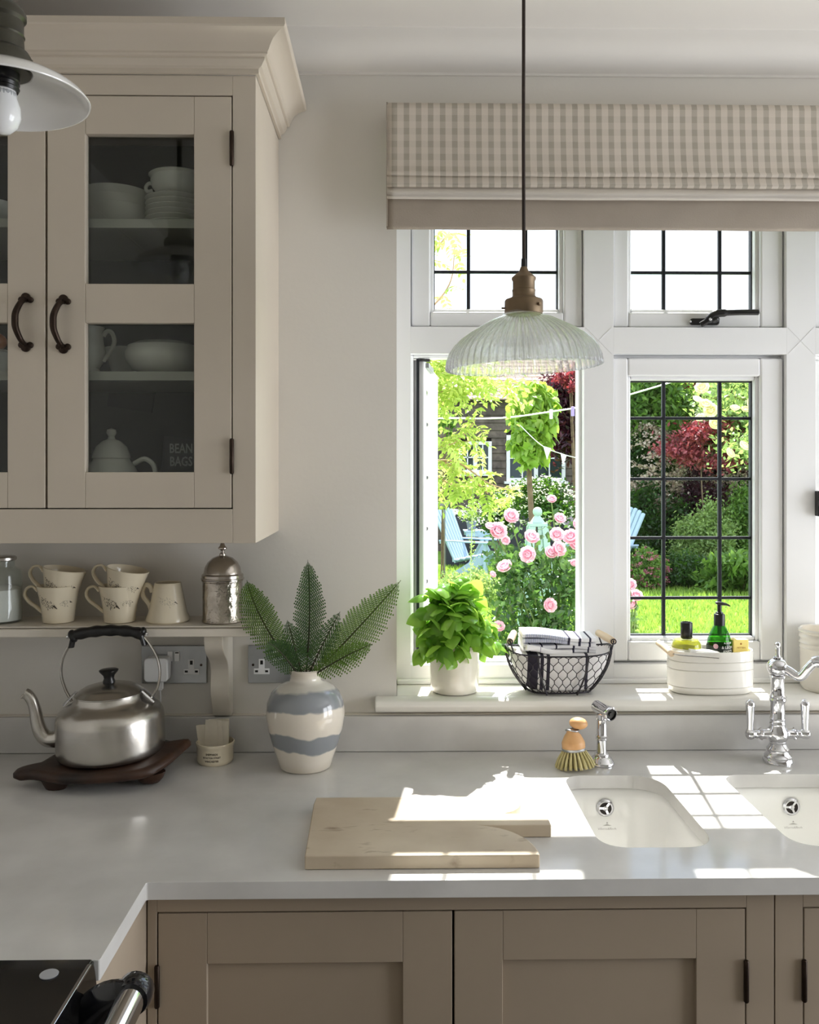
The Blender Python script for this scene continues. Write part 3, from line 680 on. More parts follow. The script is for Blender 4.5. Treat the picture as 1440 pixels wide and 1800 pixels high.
kc = P(203, 1742, -.70); 
hinge(Vector((x1_+.0015, -.765, .797)), .058, t)

# ================================================================== RANGE COOKER
t = thing('range_cooker', 'black range cooker with chrome trim and a chrome towel rail at the lower left corner', 'cooker', (-.7, -1.3, 0))
enamelM = mat('black_enamel', rgb(16, 16, 18), .08, coat=.6)
CXF = -.386
obj('body', MB().box(XL+.01, CXF-.006, -1.74, RY-.004, .0, .875), enamelM, t, world=True, bevel=.004)
obj('hob_top', MB().box(XL+.01, CXF-.003, -1.745, RY-.002, .876, .9135), enamelM, t, world=True, bevel=.003)
obj('top_trim', MB().box(CXF-.004, CXF+.001, -1.745, RY-.02, .9125, .9165), chromeM, t, world=True, bevel=.001)
obj('fascia', MB().prism([(CXF-.006, .912), (CXF-.0005, .912), (CXF+.012, .80), (CXF-.006, .80)], 'y', -1.745, RY-.004), enamelM, t, world=True, bevel=.002)
obj('hob_pale_oval', MB().lathe([(0, 0), (.011, 0), (.0115, .001), (.011, .0015), (0, .002)], 28, c=(P(79, 1713, -.9).x+.001, G(79, 1713, .914).y, .9136)), mat('pale_disc', rgb(170, 172, 176), .3), t, world=True)  # flat pale disc drawn for a pale oval of unknown origin
ra = G(238, 1742, .895)
rx, ry, rz = ra.x, ra.y, .895
obj('towel_rail', MB().tube([(rx, ry, rz), (rx, -1.70, rz)], .0175, 24), chromeM, t, world=True)
for yy, s_ in ((ry, 1), (-1.70, -1)):
    b = MB(); b.tube([(rx-.0, yy-.02*s_, rz), (rx, yy-.012*s_, rz), (rx, yy+.004*s_, rz), (rx, yy+.012*s_, rz), (rx, yy+.017*s_, rz)], [.0205, .023, .023, .018, .008], 24)
    b.loft([[(CXF+.002+(rx-CXF)*u, yy-.012*s_+.014*math.cos(a)*(1.7-.8*u), rz-.062*(1-u)**2.0+(.046*(1-u)**1.5+.019)*math.sin(a)) for a in [2*PI*k/14 for k in range(14)]] for u in (0, .12, .25, .4, .55, .7, .85, 1.0)])
    obj('rail_bracket', b, mat('black_gloss', rgb(14, 15, 22), .12, coat=.5), t, world=True)

# ================================================================== BRIDGE MIXER TAP
tc_ = G(1368, 1345, TZ); tx, ty = P(1368, 1345, -.1).x, -.098
t = thing('mixer_tap', 'chrome cross-lever mixer tap with swivel spout behind the right sink', 'tap', (tx, ty, TZ))
b = MB().lathe([(0, .0003), (.031, .0003), (.031, .005), (.028, .010), (.0285, .013), (.0245, .018), (.0225, .026), (.0235, .029), (.0195, .034), (.0165, .040), (.0175, .044), (.0135, .048), (.0, .048)], 40)
obj('base', b, chromeM, t)
b = MB().lathe([(0, .04), (.0165, .044), (.021, .052), (.0225, .06), (.021, .068), (.0165, .076), (.0155, .080), (.0168, .083), (.0155, .086), (.0155, .091), (.0165, .093), (.0148, .096), (.0148, .128), (.0165, .131), (.018, .134), (.0165, .138), (.018, .141), (.0155, .144), (.0142, .148), (.0142, .180), (.0165, .183), (.0148, .187)], 40)
obj('column', b, chromeM, t)
obj('swivel_ball', MB().ell((0, 0, .2035), .0225, .0225, .0205, 32, 18), chromeM, t)
b = MB().lathe([(0, .222), (.0105, .2225), (.0105, .2255), (.006, .227), (.0035, .235), (.0048, .243), (.0035, .246), (.0062, .251), (.0058, .255), (.002, .258), (0, .2585)], 24)
obj('finial', b, chromeM, t)
sp = [(.010, -.018, .204), (.018, -.035, .199), (.028, -.055, .192), (.036, -.070, .194), (.046, -.090, .214), (.055, -.105, .227), (.066, -.120, .228), (.078, -.132, .212), (.086, -.138, .186), (.088, -.139, .166)]
sp = [(x*.98, y*.55, z) for x, y, z in sp]
obj('spout', MB().tube(spline(sp, 6), [.0095]*12+[.0098]*18+[.0125]*12+[.0155]*13, 20), chromeM, t)
ex, ey, ez = sp[-1]
obj('aerator', MB().lathe([(0, 0), (.013, 0), (.0155, .003), (.0155, .012), (.0175, .015), (.0155, .018), (.0175, .021), (.0155, .024), (0, .026)], 28, c=(ex, ey, ez-.02)), chromeM, t)
for s_ in (-1, 1):
    R = Matrix.Translation((0, 0, .060)) @ Matrix.Rotation(s_*PI/2, 4, 'Y')
    b = MB().lathe([(0, 0), (.011, .014), (.0125, .018), (.0105, .022), (.011, .034), (.0135, .036), (.0115, .039), (.0085, .041), (.0095, .046), (.0085, .049), (.0105, .054), (.0120, .060), (.0105, .066), (.004, .070), (0, .071)], 28, M=R)
    arm = obj('valve_arm', b, chromeM, t)
    b = MB().lathe([(.0, .0), (.0068, .0), (.0068, .008), (.0078, .03), (.0092, .055), (.0098, .058), (.0104, .062), (.0090, .068), (.004, .072), (0, .073)], 24, c=(s_*.0595, 0, .062))
    obj('lever', b, chromeM, arm)
# side spray
p = G(1058, 1346, TZ)
t = thing('side_spray', 'chrome side spray standing at the back of the worktop between brush and sink', 'spray tap', (P(1058, 1340, -.11).x, -.108, TZ))
obj('base', MB().lathe([(0, .0003), (.0265, .0003), (.027, .004), (.025, .008), (.0235, .009), (.021, .014), (.016, .018), (.0155, .022), (.013, .025), (0, .025)], 36), chromeM, t)
obj('handle', MB().lathe([(.0105, .024), (.0105, .052), (.013, .054), (.0115, .057), (.013, .061), (.0108, .064), (.0105, .095), (.0122, .097), (.0108, .100), (.010, .108), (0, .112)], 28), chromeM, t)
R = Matrix.Translation((0, 0, .118)) @ Matrix.Rotation(math.radians(24), 4, 'Z') @ Matrix.Rotation(math.radians(96), 4, 'X')
obj('spray_head', MB().lathe([(0, -.02), (.012, -.02), (.013, -.016), (.013, .020), (.0155, .023), (.0155, .033), (.0125, .035), (.0125, .028), (0, .028)], 28, M=R), chromeM, t)
obj('nozzle', MB().lathe([(0, .0285), (.0115, .0285), (.0115, .0305), (.005, .0305), (.004, .033), (0, .033)], 20, M=R), blackM, t)

# ================================================================== DISH BRUSH
bamM = mat('bamboo', rgb(222, 178, 130), .45, col2=rgb(202, 152, 100), vs=14, coat=.1)
t = thing('dish_brush', 'round bamboo dish brush with pale bristles beside the chrome side spray', 'brush', (P(1011, 1350, -.125).x, -.128, TZ), rot=(math.radians(-4), math.radians(-4), 0))
br = MB(); rnd = random.Random(4)
for ring, (n_, r0, r1) in enumerate(((22, .0215, .040), (16, .015, .027), (10, .008, .014))):
    for k in range(n_):
        a = 2*PI*k/n_+ring*.2; e = Vector((math.cos(a), math.sin(a), 0))
        br.tube([e*r0+Vector((0, 0, .0375)), e*(r0*.45+r1*.6)+Vector((0, 0, .018)), e*r1+Vector((0, 0, .002+rnd.random()*.002))], [.0019, .0027, .0034], 6)
obj('bristles', br, mat('tampico_bristle', rgb(206, 196, 146), .8, col2=rgb(176, 164, 110), vs=60), t)
obj('head', MB().lathe([(0, .036), (.0235, .036), (.0245, .040), (.0245, .052), (.0235, .055), (.018, .066), (.0125, .073), (.0115, .078), (0, .078)], 36), bamM, t)
obj('metal_band', MB().lathe([(.0246, .036), (.0252, .037), (.0252, .041), (.0246, .0415)], 36), plateM, t)
obj('wire_loop', MB().tube([(.0135*math.cos(2*PI*k/24), .0135*math.sin(2*PI*k/24), .0785+.002*math.sin(4*PI*k/24)) for k in range(24)], .0018, 8, closed=True), plateM, t)
obj('knob', MB().ell((0.0, 0, .092), .0195, .0175, .0125, 26, 14, M=Matrix.Rotation(math.radians(9), 4, 'Y')), bamM, t)
obj('hanging_loop', MB().tube(spline([(.017, .004, .089), (.026, .006, .092), (.031, .008, .087), (.03, .008, .080), (.022, .006, .078), (.016, .004, .082)], 4), .0009, 6), mat('jute', rgb(176, 160, 124), .9), t)

# ================================================================== CHOPPING BOARD
bt = .022
pl = [G(536, 1505, .932), G(945, 1492, .932)]
X0, X1, Y0, Y1 = -.143, .229, -.600, -.350
hy0, hy1, hx = -.483, -.432, .268
poly = [(X0, Y0), (X1, Y0)]+[(p.x, p.y) for p in bez((X1, Y0+.012, 0), (X1-.004, Y0+.06, 0), (X1-.03, hy0-.012, 0), (.150, hy0, 0), 10)]+[(.2, hy0), (hx, hy0), (hx, hy1), (.205, hy1), (.19, hy1)]+[(p.x, p.y) for p in bez((.190, hy1, 0), (.212, hy1+.008, 0), (X1-.004, hy1+.025, 0), (X1, Y1-.035, 0), 8)]+[(X1, Y1), (X0-.004, Y1), (X0-.006, Y1-.03)]
bdM = mat('worn_beech', rgb(204, 190, 168), .55, col2=rgb(180, 163, 140), vs=6, detail=8, bump=.15, bs=30)
n = bdM.node_tree; B_ = n.nodes['Principled BSDF']; src = B_.inputs['Base Color'].links[0].from_socket      # dark stains and knocks of its own
tc = n.nodes.new('ShaderNodeTexCoord'); sn = n.nodes.new('ShaderNodeTexNoise'); sn.inputs['Scale'].default_value = 26; sn.inputs['Detail'].default_value = 6
sr = n.nodes.new('ShaderNodeValToRGB'); sr.color_ramp.elements[0].position = .63; sr.color_ramp.elements[0].color = (0, 0, 0, 1); sr.color_ramp.elements[1].position = .76; sr.color_ramp.elements[1].color = (.75, .75, .75, 1)
mp_ = n.nodes.new('ShaderNodeMapping'); mp_.inputs['Scale'].default_value = (.7, 1.6, 1); n.links.new(tc.outputs['Object'], mp_.inputs[0]); n.links.new(mp_.outputs[0], sn.inputs['Vector']); n.links.new(sn.outputs['Fac'], sr.inputs[0])
mx = n.nodes.new('ShaderNodeMix'); mx.data_type = 'RGBA'; n.links.new(sr.outputs[0], mx.inputs[0]); n.links.new(src, mx.inputs[6]); mx.inputs[7].default_value = (*rgb(120, 98, 76), 1); n.links.new(mx.outputs[2], B_.inputs['Base Color'])
t = MB().prism(poly, 'z', 0, bt)
o = obj('chopping_board', t, bdM, bevel=.0022); o.location = (0, 0, TZ+.0003)
tag(o, 'large worn pale wooden chopping board with a stub handle on the worktop', 'chopping board')
# ================================================================== SOCKETS
def uk_socket(t, x, z, y):       # three-pin insert
    b = MB().box(x-.0065, x+.0065, y-.0012, y, z-.002, z+.020).box(x-.0175, x+.0175, y-.0012, y, z-.014, z-.001)
    obj('socket_insert', b, pvcM, t, world=True, bevel=.0006)
    b = MB().box(x-.003, x+.003, y-.0018, y-.001, z+.008, z+.017).box(x-.0145, x-.008, y-.0018, y-.001, z-.0095, z-.0050).box(x+.008, x+.0145, y-.0018, y-.001, z-.0095, z-.0050)
    obj('pin_hole', b, mat('pin_dark', rgb(20, 15, 14), .6), t, world=True)
def socket(name, label, x0, x1, z0, z1, left, sw, screws):
    t = thing(name, label, 'socket', ((x0+x1)/2, 0, (z0+z1)/2)); y = -.0075
    obj('face_plate', MB().box(x0, x1, y, -.0005, z0, z1), plateM, t, world=True, bevel=.0015)
    for x in left: uk_socket(t, x, (z0+z1)/2-.008, y)
    for i, x in enumerate(sw):
        obj('rocker_switch', MB().prism([(y, -.011), (y-.0015, -.011), (y-.004, .0), (y-.0025, .011), (y, .011)], 'x', x-.0055, x+.0055, Matrix.Translation((0, 0, z1-.0235))), pvcM, t, world=True, bevel=.0005)
        if i % 2: obj('switch_flag', MB().box(x-.004, x+.004, y-.0036, y-.001, z1-.0165, z1-.0140), mat('flag_dark', rgb(30, 16, 16), .5), t, world=True)
    for x in screws: obj('screw', MB().lathe([(0, 0), (.0028, 0), (.0028, .0012), (0, .0016)], 14, M=Matrix.Translation((x, y, (z0+z1)/2-.001)) @ Matrix.Rotation(PI/2, 4, 'X')), ironM, t, world=True)
    return t
z1 = P(300, 1134, 0).z; z0 = P(300, 1200, 0).z
xr = P(365, 1167, 0).x; xl = xr-.146
socket('double_socket', 'satin steel double wall socket with rocker switches behind the kettle handle', xl, xr, z0, z1, [P(338, 1170, 0).x], [P(301, 1150, 0).x, P(313, 1150, 0).x], [P(355, 1167, 0).x])
xl = P(437, 1167, 0).x
socket('double_socket', 'satin steel double wall socket half hidden behind the striped vase', xl, xl+.146, z0, z1, [P(461, 1170, 0).x, xl+.115], [P(484, 1147, 0).x, P(494, 1147, 0).x], [P(446, 1167, 0).x])
px_ = P(274, 1178, -.04)
t = thing('plug_adapter', 'white rounded square plug adapter pushed into the socket behind the kettle', 'plug', (px_.x, -.008, px_.z))
obj('body', MB().prism(rpoly([(-.0262, -.0265), (.0262, -.0265), (.0262, .0265), (-.0262, .0265)], .010, 6), 'y', -.034, -.0005), pvcM, t, bevel=.003, seg=3)
obj('cable_connector', MB().box(.001, .0135, -.026, -.018, -.044, -.026).box(.0035, .011, -.026, -.018, -.047, -.044), pvcM, t, bevel=.001)
obj('cable', MB().tube(spline([(.0072, -.022, -.046), (.0075, -.023, -.075), (.0, -.025, -.115), (-.02, -.03, -.16), (-.05, -.045, -.205), (-.11, -.05, -.215), (-.2, -.045, -.215)], 6), .0016, 6), pvcM, t)

# ================================================================== SHELF ITEMS
SZ = sz+.0003
def on_shelf(px, Y=-.075): return P(px, 1060, Y).x
birdM = mat('bird_print', rgb(64, 56, 46), .5)
def bird(parent, R, z0, a0, s, tilt, fn, dots=60, seed=1):
    """speckled guinea-fowl print wrapped on a surface of radius fn(z)"""
    rnd = random.Random(seed); b = MB(); n = 0
    def put(u, v, q):
        ct, st = math.cos(tilt), math.sin(tilt); x, z = (u*ct-v*st)*s, (u*st+v*ct)*s
        r = fn(z0+z)+.0005; c = a0+x/r
        ring = []
        for k in range(5):
            aa = 2*PI*k/5; xx, zz = q*math.cos(aa), q*math.sin(aa); ring.append((r*math.cos(c+xx/r), r*math.sin(c+xx/r), z0+z+zz))
        b.add(ring, [(0, 1, 2, 3, 4)])
    while n < dots:
        u, v = rnd.uniform(-1.1, 1), rnd.uniform(-.6, .6)
        body = (u/.85)**2+(v/.42)**2 < 1; tail = u < -.3 and abs(v-.1-(-u-.3)*.35) < .22*(1.2+u)
        if body or tail: put(u, v, s*.026*(1+rnd.random()*.8)); n += 1
    for k in range(9): put(.75+.04*k, .02-.02*k, s*(.11-.009*k))
    for k in range(3): put(.25+.03*k, -.45-.06*k, s*.04)
    obj('bird_print', b, birdM, parent, smooth=False, fix=False)
def cup_r(z): return .0325+(z/.078)*.0125+.002*math.sin(z/.078*PI)*-1
def mug(label, loc, rot=(0, 0, 0), seed=1):
    t = thing('cup', label, 'cup', loc, rot, 'bird cups stacked on the wall shelf')
    pr = [(0, 0), (.030, 0), (.0325, .002)]+[(cup_r(.078*i/8), .078*i/8+.0005) for i in range(1, 9)]+[(.0436, .0795), (.0424, .078)]+[(cup_r(.078*i/8)-.003, .078*i/8) for i in range(7, 0, -1)]+[(.028, .005), (0, .004)]
    obj('body', MB().lathe(pr, 40), creamM, t)
    # the handle leaves low on the wall and curls over to meet the rim
    pts = [(-.0335, 0, .020), (-.047, 0, .032), (-.063, 0, .044), (-.072, 0, .058), (-.068, 0, .072), (-.055, 0, .076), (-.0440, 0, .066)]
    obj('handle', MB().tube(spline(pts, 5), [.0036+.0006*math.sin(i*.2) for i in range(31)], 8, flat=1.5), creamM, t)
    bird(t, 0, .045, -PI/2-.30, .022, math.radians(-22), cup_r, 90, seed); bird(t, 0, .044, -PI/2+.72, .015, math.radians(10), cup_r, 40, seed+9)
    return t
c1, c2 = on_shelf(103), on_shelf(211)
mug('lower cream cup with a speckled bird, left stack on the wall shelf', (c1, -.075, SZ), (0, 0, 0), 1)
mug('lower cream cup with a speckled bird, right stack beside the small jug', (c2, -.075, SZ), (0, 0, 0), 2)
mug('upper cream cup tilted inside the left stack on the wall shelf', (c1+.001, -.075, SZ+.0365), (0, math.radians(9), 0), 3)
mug('upper cream cup tilted inside the right stack, beside the small jug', (c2+.003, -.075, SZ+.0365), (math.radians(2), math.radians(11), 0), 4)
def jr(z): return .0455-.018*min(1, z/.083)**.9 if z < .083 else .0275
t = thing('milk_jug', 'small cream conical jug with a speckled bird between cups and silver caddy', 'jug', (on_shelf(294), -.07, SZ))
pr = [(0, 0), (.044, 0), (.0465, .003), (.0462, .008)]+[(jr(z)+.0006, z) for z in (.02, .04, .06, .075, .083)]+[(.0275, .084), (.0255, .083), (.033, .05), (.04, .01), (0, .006)]
obj('body', MB().lathe(pr, 44), creamM, t)
obj('handle', MB().tube(spline([(-.036, 0, .024), (-.041, 0, .037), (-.052, 0, .052), (-.055, 0, .066), (-.047, 0, .078), (-.037, 0, .074), (-.034, 0, .062)], 5), .0036, 8, flat=1.5), creamM, t)
bird(t, 0, .046, -PI/2+.25, .021, math.radians(-8), jr, 110, 5)
# silver caddy
t = thing('silver_caddy', 'engraved silver caddy with domed lid and pointed finial on the shelf end', 'caddy', (on_shelf(391), -.073, SZ))
engr = mat('engraved_silver', rgb(178, 170, 160), .2, metal=1, var=.25, vs=60, bump=.8, bs=110)
obj('body', MB().lathe([(0, 0), (.0435, 0), (.0445, .002), (.0435, .005), (.0425, .007), (.0425, .086), (.0445, .088), (.0445, .090), (0, .090)], 48), engr, t)
lid = obj('lid', MB().lathe([(.044, .0905), (.0462, .0915), (.0462, .0935), (.0445, .095), (.0445, .101), (.0425, .103), (.0405, .104), (.038, .117), (.032, .128), (.022, .137), (.010, .142), (0, .143)], 48), silverM, t)
obj('finial', MB().lathe([(0, .141), (.007, .142), (.007, .146), (.0035, .149), (.004, .153), (.0095, .157), (.0095, .159), (.006, .163), (.0045, .167), (.0035, .170), (.001, .174), (0, .175)], 24), silverM, lid)
# glass jar
t = thing('glass_jar', 'glass jar of white sugar with metal lid at the left shelf end', 'jar', (on_shelf(0), -.07, SZ))
gj = glassmat('jar_glass', (.93, .95, .94), ior=1.4, milk=.06)
obj('body', MB().lathe([(0, 0), (.04, 0), (.043, .003), (.043, .10), (.040, .112), (.028, .120), (.028, .132), (.0265, .132), (.0265, .119), (.0385, .110), (.0415, .10), (.0415, .005), (0, .004)], 40), gj, t)
obj('sugar', MB().lathe([(0, .0045), (.0405, .0045), (.041, .008), (.041, .071), (.03, .075), (.012, .079), (0, .079)], 36), mat('sugar', rgb(238, 236, 232), .9, bump=.5, bs=300), t)
obj('lid', MB().lathe([(0, .1325), (.030, .1325), (.0315, .134), (.0315, .139), (.028, .1415), (0, .142)], 36), steelM, t)

# ================================================================== TRIVET + KETTLE
kx, ky, kz = P(197, 1300, -.155).x, -.158, .957
dkM = mat('dark_rustic_wood', rgb(66, 42, 28), .5, col2=rgb(26, 17, 12), vs=14, detail=8, bump=.5, bs=40)
t = thing('wooden_trivet', 'dark rustic carved wooden board on feet under the kettle', 'trivet', (kx, ky, TZ), rot=(0, math.radians(-2.0), 0))
out = [(-.172, -.068), (-.160, -.084), (-.138, -.086), (-.112, -.098), (-.06, -.122), (.0, -.128), (.07, -.120), (.115, -.095), (.14, -.045), (.150, .0), (.158, .035), (.140, .04), (.12, .065), (.06, .110), (0, .122), (-.06, .112), (-.105, .075), (-.125, .02), (-.135, -.03), (-.150, -.038), (-.167, -.05)]
out = [(p.x, p.y) for p in spline([(x, y, 0) for x, y in out], 4, closed=True)]
def scl(o, k, dz_=0): return [((x-.0)*k, y*k) for x, y in o]
def zt(x, y): return .0435+.012*max(0, (x-.09)/.06)**2-.004*max(0, (-x-.12)/.08)
top = [[(x*k, y*k, zt(x, y)-d) for x, y in out] for k, d in ((.90, .0), (.965, .001), (1, .007), (1.0, .014), (.96, .019), (.80, .022))]
b = MB().loft(top); obj('board', b, dkM, t, angle=50)
for i, (fx, fy) in enumerate(((-.085, -.075), (.095, -.055), (.08, .07), (-.06, .075))):
    obj('foot', MB().loft([[(fx+r*math.cos(2*PI*k/12)*1.3, fy+r*math.sin(2*PI*k/12), z+(.0035 if fx<0 else -.0028)*(1 if z > .01 else (-1 if fx < 0 else 1)*.9)) for k in range(12)] for r, z in ((.014, .0035 if fx > 0 else .0035), (.020, .012), (.024, .024))]), dkM, t, angle=60)
kt = thing('kettle', 'brushed aluminium stovetop kettle with black knob and handle on the trivet', 'kettle', (kx, ky, kz), rot=(0, math.radians(-2.0), 0))
b = MB().lathe([(0, 0), (.101, 0), (.1055, .002), (.1075, .008), (.108, .02), (.108, .070), (.106, .081), (.101, .090), (.093, .097), (.082, .103), (.074, .108), (.0695, .115), (.068, .121), (0, .121)], 72)
obj('body', b, steelM, kt, angle=50)
lid = obj('lid', MB().lathe([(.068, .1205), (.0695, .1215), (.0695, .1235), (.066, .1255), (.060, .131), (.050, .1365), (.032, .1415), (.012, .1445), (0, .145)], 64), steelM, kt)
obj('lid_knob', MB().lathe([(0, .144), (.0125, .144), (.0125, .147), (.010, .153), (.0115, .159), (.0185, .167), (.0195, .170), (.017, .1715), (0, .1725)], 28), blackM, lid)
spt = [(-.098, -.005, .036), (-.113, -.006, .033), (-.128, -.007, .035), (-.140, -.008, .048), (-.147, -.008, .070), (-.150, -.008, .093), (-.155, -.009, .113), (-.163, -.009, .126), (-.170, -.010, .131)]
sc_ = spline(spt, 6); rs = [.0185-.0075*min(1, i/34) for i in range(len(sc_))]
obj('spout', MB().tube(sc_, [r if i > 1 else r*1.1 for i, r in enumerate(rs)], 20), steelM, kt)
obj('spout_collar', MB().tube([(-.1005, -.005, .036), (-.107, -.0055, .0350)], .0222, 24), steelM, kt)
obj('spout_lip', MB().tube([(-.166, -.010, .126), (-.173, -.010, .124), (-.179, -.010, .121)], [.006, .0045, .002], 10), steelM, kt)
hw = spline([(-.078, 0, .108), (-.091, 0, .135), (-.098, 0, .165), (-.094, 0, .195), (-.080, 0, .222), (-.067, 0, .240)], 6)
obj('handle_wire', MB().tube(hw, .0028, 8, flat=1.6), steelM, kt)
hw = spline([(.086, -.0, .110), (.099, 0, .130), (.105, 0, .160), (.101, 0, .190), (.086, 0, .220), (.071, 0, .240)], 6)
obj('handle_wire', MB().tube(hw, .0028, 8, flat=1.6), steelM, kt)
gp = [(-.074, 0, .2405), (-.060, 0, .246), (-.03, 0, .250), (0, 0, .2515), (.03, 0, .250), (.058, 0, .2455), (.073, 0, .2395)]
gs = spline(gp, 6); rr = [(.0125 if (i < 4 or i > 32) else .0115)+.0009*math.sin(i*1.05) for i in range(len(gs))]
g = MB().tube(gs, rr, 16)
for s_ in (-1, 1): g.loft([[(s_*(x)+.006*math.cos(a), .006*math.sin(a)*1.3, z) for a in [2*PI*k/10 for k in range(10)]] for x, z in ((.069, .243), (.073, .229), (.0755, .219))]); g.ell((s_*.0735, 0, .247), .007, .011, .009, 14, 8)
obj('handle_grip', g, blackM, kt)
b = MB()
for s_ in (-1, 1): b.lathe([(0, 0), (.0045, .0), (.0045, .003), (0, .005)], 12, M=Matrix.Translation((s_*.080, 0, .2415)) @ Matrix.Rotation(s_*PI/2, 4, 'Y'))
obj('rivet', b, chromeM, kt)
for s_ in (-1, 1):
    e = MB().loft([[(s_*(.080+.013*u)+.004*math.cos(a), .011*math.sin(a), .112-.013*u+.004*abs(math.cos(a))) for a in [2*PI*k/14 for k in range(14)]] for u in (-.9, 0, .9)])
    obj('handle_lug', e, chromeM, kt)

# ================================================================== RAMEKIN AND TEA SACHETS
p = P(379, 1330, -.075)
R_ = .0405; rk = thing('ramekin', 'small cream pot with black lettering holding paper sachets, by the upstand', 'pot', (p.x, -.078, TZ+.0003))
obj('bowl', MB().lathe([(0, 0), (.035, 0), (.0378, .003), (.0388, .008), (.0392, .034), (.0402, .037), (.0412, .041), (.0408, .044), (.0388, .0445), (.037, .041), (.036, .01), (0, .006)], 56), creamM, rk)
inkM = mat('black_print', rgb(52, 44, 36), .6)
def ring(x, y, zc, r=.0396): a = -PI/2+x/r; return (r*math.cos(a), r*math.sin(a), zc+y)
text_obj('lettering', 'SHEPPARDS', .0050, inkM, rk, lambda x, y: ring(x, y*1.15, .0262), bold=True)
text_obj('lettering', 'BOULTON STREET', .0044, inkM, rk, lambda x, y: ring(x*1.05, y*1.15, .0192), bold=True)
text_obj('lettering', 'WINCHESTER', .0048, inkM, rk, lambda x, y: ring(x, y*1.15, .0118), bold=True)
papM = mat('sachet_paper', rgb(222, 214, 198), .8, var=.05, vs=30)
for i, (dx_, dy_, rz_, ry_, h_, lb) in enumerate(((-.012, .012, 6, -7, .078, 'leftmost paper sachet leaning outwards in the cream pot'), (-.004, .002, -4, 2, .086, 'front paper sachet in the cream pot, standing upright'), (.004, .012, 8, 1, .088, 'middle paper sachet standing behind the front one in the cream pot'), (.0135, .004, -18, 2, .087, 'right paper sachet in the cream pot, tall and folded'))):
    w_ = .022 if i != 3 else .014
    b = MB()
    n_ = 6; prf = [(-w_+2*w_*k/n_, .0012*math.sin(k*1.9+i)) for k in range(n_+1)]
    b.loft([[(x, y, z) for x, y in prf]+[(x, y+.0018+(0.0012 if .2 < z/h_ < .8 else 0), z) for x, y in reversed(prf)] for z in (.007, .03, .06, h_-.004, h_)])
    o = obj('tea_sachet', b, papM, angle=60, bevel=0); o.location = (rk.location.x+dx_, rk.location.y+dy_, TZ+.001); o.rotation_euler = (math.radians(2-4*(i == 1)), math.radians(ry_), math.radians(rz_))
    tag(o, lb, 'sachet', 'sachets in the cream pot')

# ================================================================== VASE AND FERNS
vx, vy = P(537, 1300, -.112).x, -.112
vs_ = thing('striped_vase', 'round cream stoneware vase with two blue-grey glaze bands, holding fern fronds', 'vase', (vx, vy, TZ+.0003))
vm = bpy.data.materials.new('banded_glaze'); vm.use_nodes = True; n = vm.node_tree; B_ = n.nodes['Principled BSDF']
tc = n.nodes.new('ShaderNodeTexCoord'); sp_ = n.nodes.new('ShaderNodeSeparateXYZ'); n.links.new(tc.outputs['Object'], sp_.inputs[0])
nz = n.nodes.new('ShaderNodeTexNoise'); nz.inputs['Scale'].default_value = 11; nz.inputs['Detail'].default_value = 3; n.links.new(tc.outputs['Object'], nz.inputs['Vector'])
ma = n.nodes.new('ShaderNodeMath'); ma.operation = 'MULTIPLY_ADD'; ma.inputs[1].default_value = .042; n.links.new(nz.outputs['Fac'], ma.inputs[0]); n.links.new(sp_.outputs['Z'], ma.inputs[2])
dv = n.nodes.new('ShaderNodeMath'); dv.operation = 'DIVIDE'; dv.inputs[1].default_value = .24; n.links.new(ma.outputs[0], dv.inputs[0])
cr = n.nodes.new('ShaderNodeValToRGB'); n.links.new(dv.outputs[0], cr.inputs[0]); cr.color_ramp.interpolation = 'LINEAR'
Wc, Bc, Tc = rgb(226, 218, 206), rgb(140, 144, 150), rgb(196, 186, 172)
E = cr.color_ramp.elements; E[0].position = 0; E[0].color = (*rgb(206, 196, 178), 1); E[1].position = 1; E[1].color = (*Wc, 1)
for pz, c_ in ((.030, Wc), (.0465, Wc), (.0495, Bc), (.0795, Bc), (.0825, Wc), (.128, Wc), (.132, Bc), (.167, Bc), (.172, rgb(212, 208, 200)), (.205, Wc)):
    e = cr.color_ramp.elements.new(min(.999, (pz+.020)/.24)); e.color = (*c_, 1)
n.links.new(cr.outputs[0], B_.inputs['Base Color']); B_.inputs['Roughness'].default_value = .12; B_.inputs['Coat Weight'].default_value = .5
obj('vase_body', MB().lathe([(0, 0), (.052, 0), (.0555, .004), (.060, .022), (.070, .050), (.079, .082), (.0835, .112), (.081, .138), (.072, .158), (.056, .172), (.042, .178), (.0335, .182), (.0315, .190), (.0325, .198), (.0355, .202), (.0365, .2055), (.034, .208), (.030, .206), (.028, .195), (.035, .178), (0, .150)], 72), vm, vs_, angle=60)
fernM = leafmat('fern_leaf', rgb(62, 96, 38), rgb(104, 138, 56), rgb(140, 180, 70), .35)
fern2M = leafmat('fern_leaf_dark', rgb(40, 72, 40), rgb(70, 104, 52), rgb(100, 140, 70), .3)
stemM = mat('fern_stem', rgb(50, 44, 26), .6)
base = Vector((vx, vy, TZ+.19))
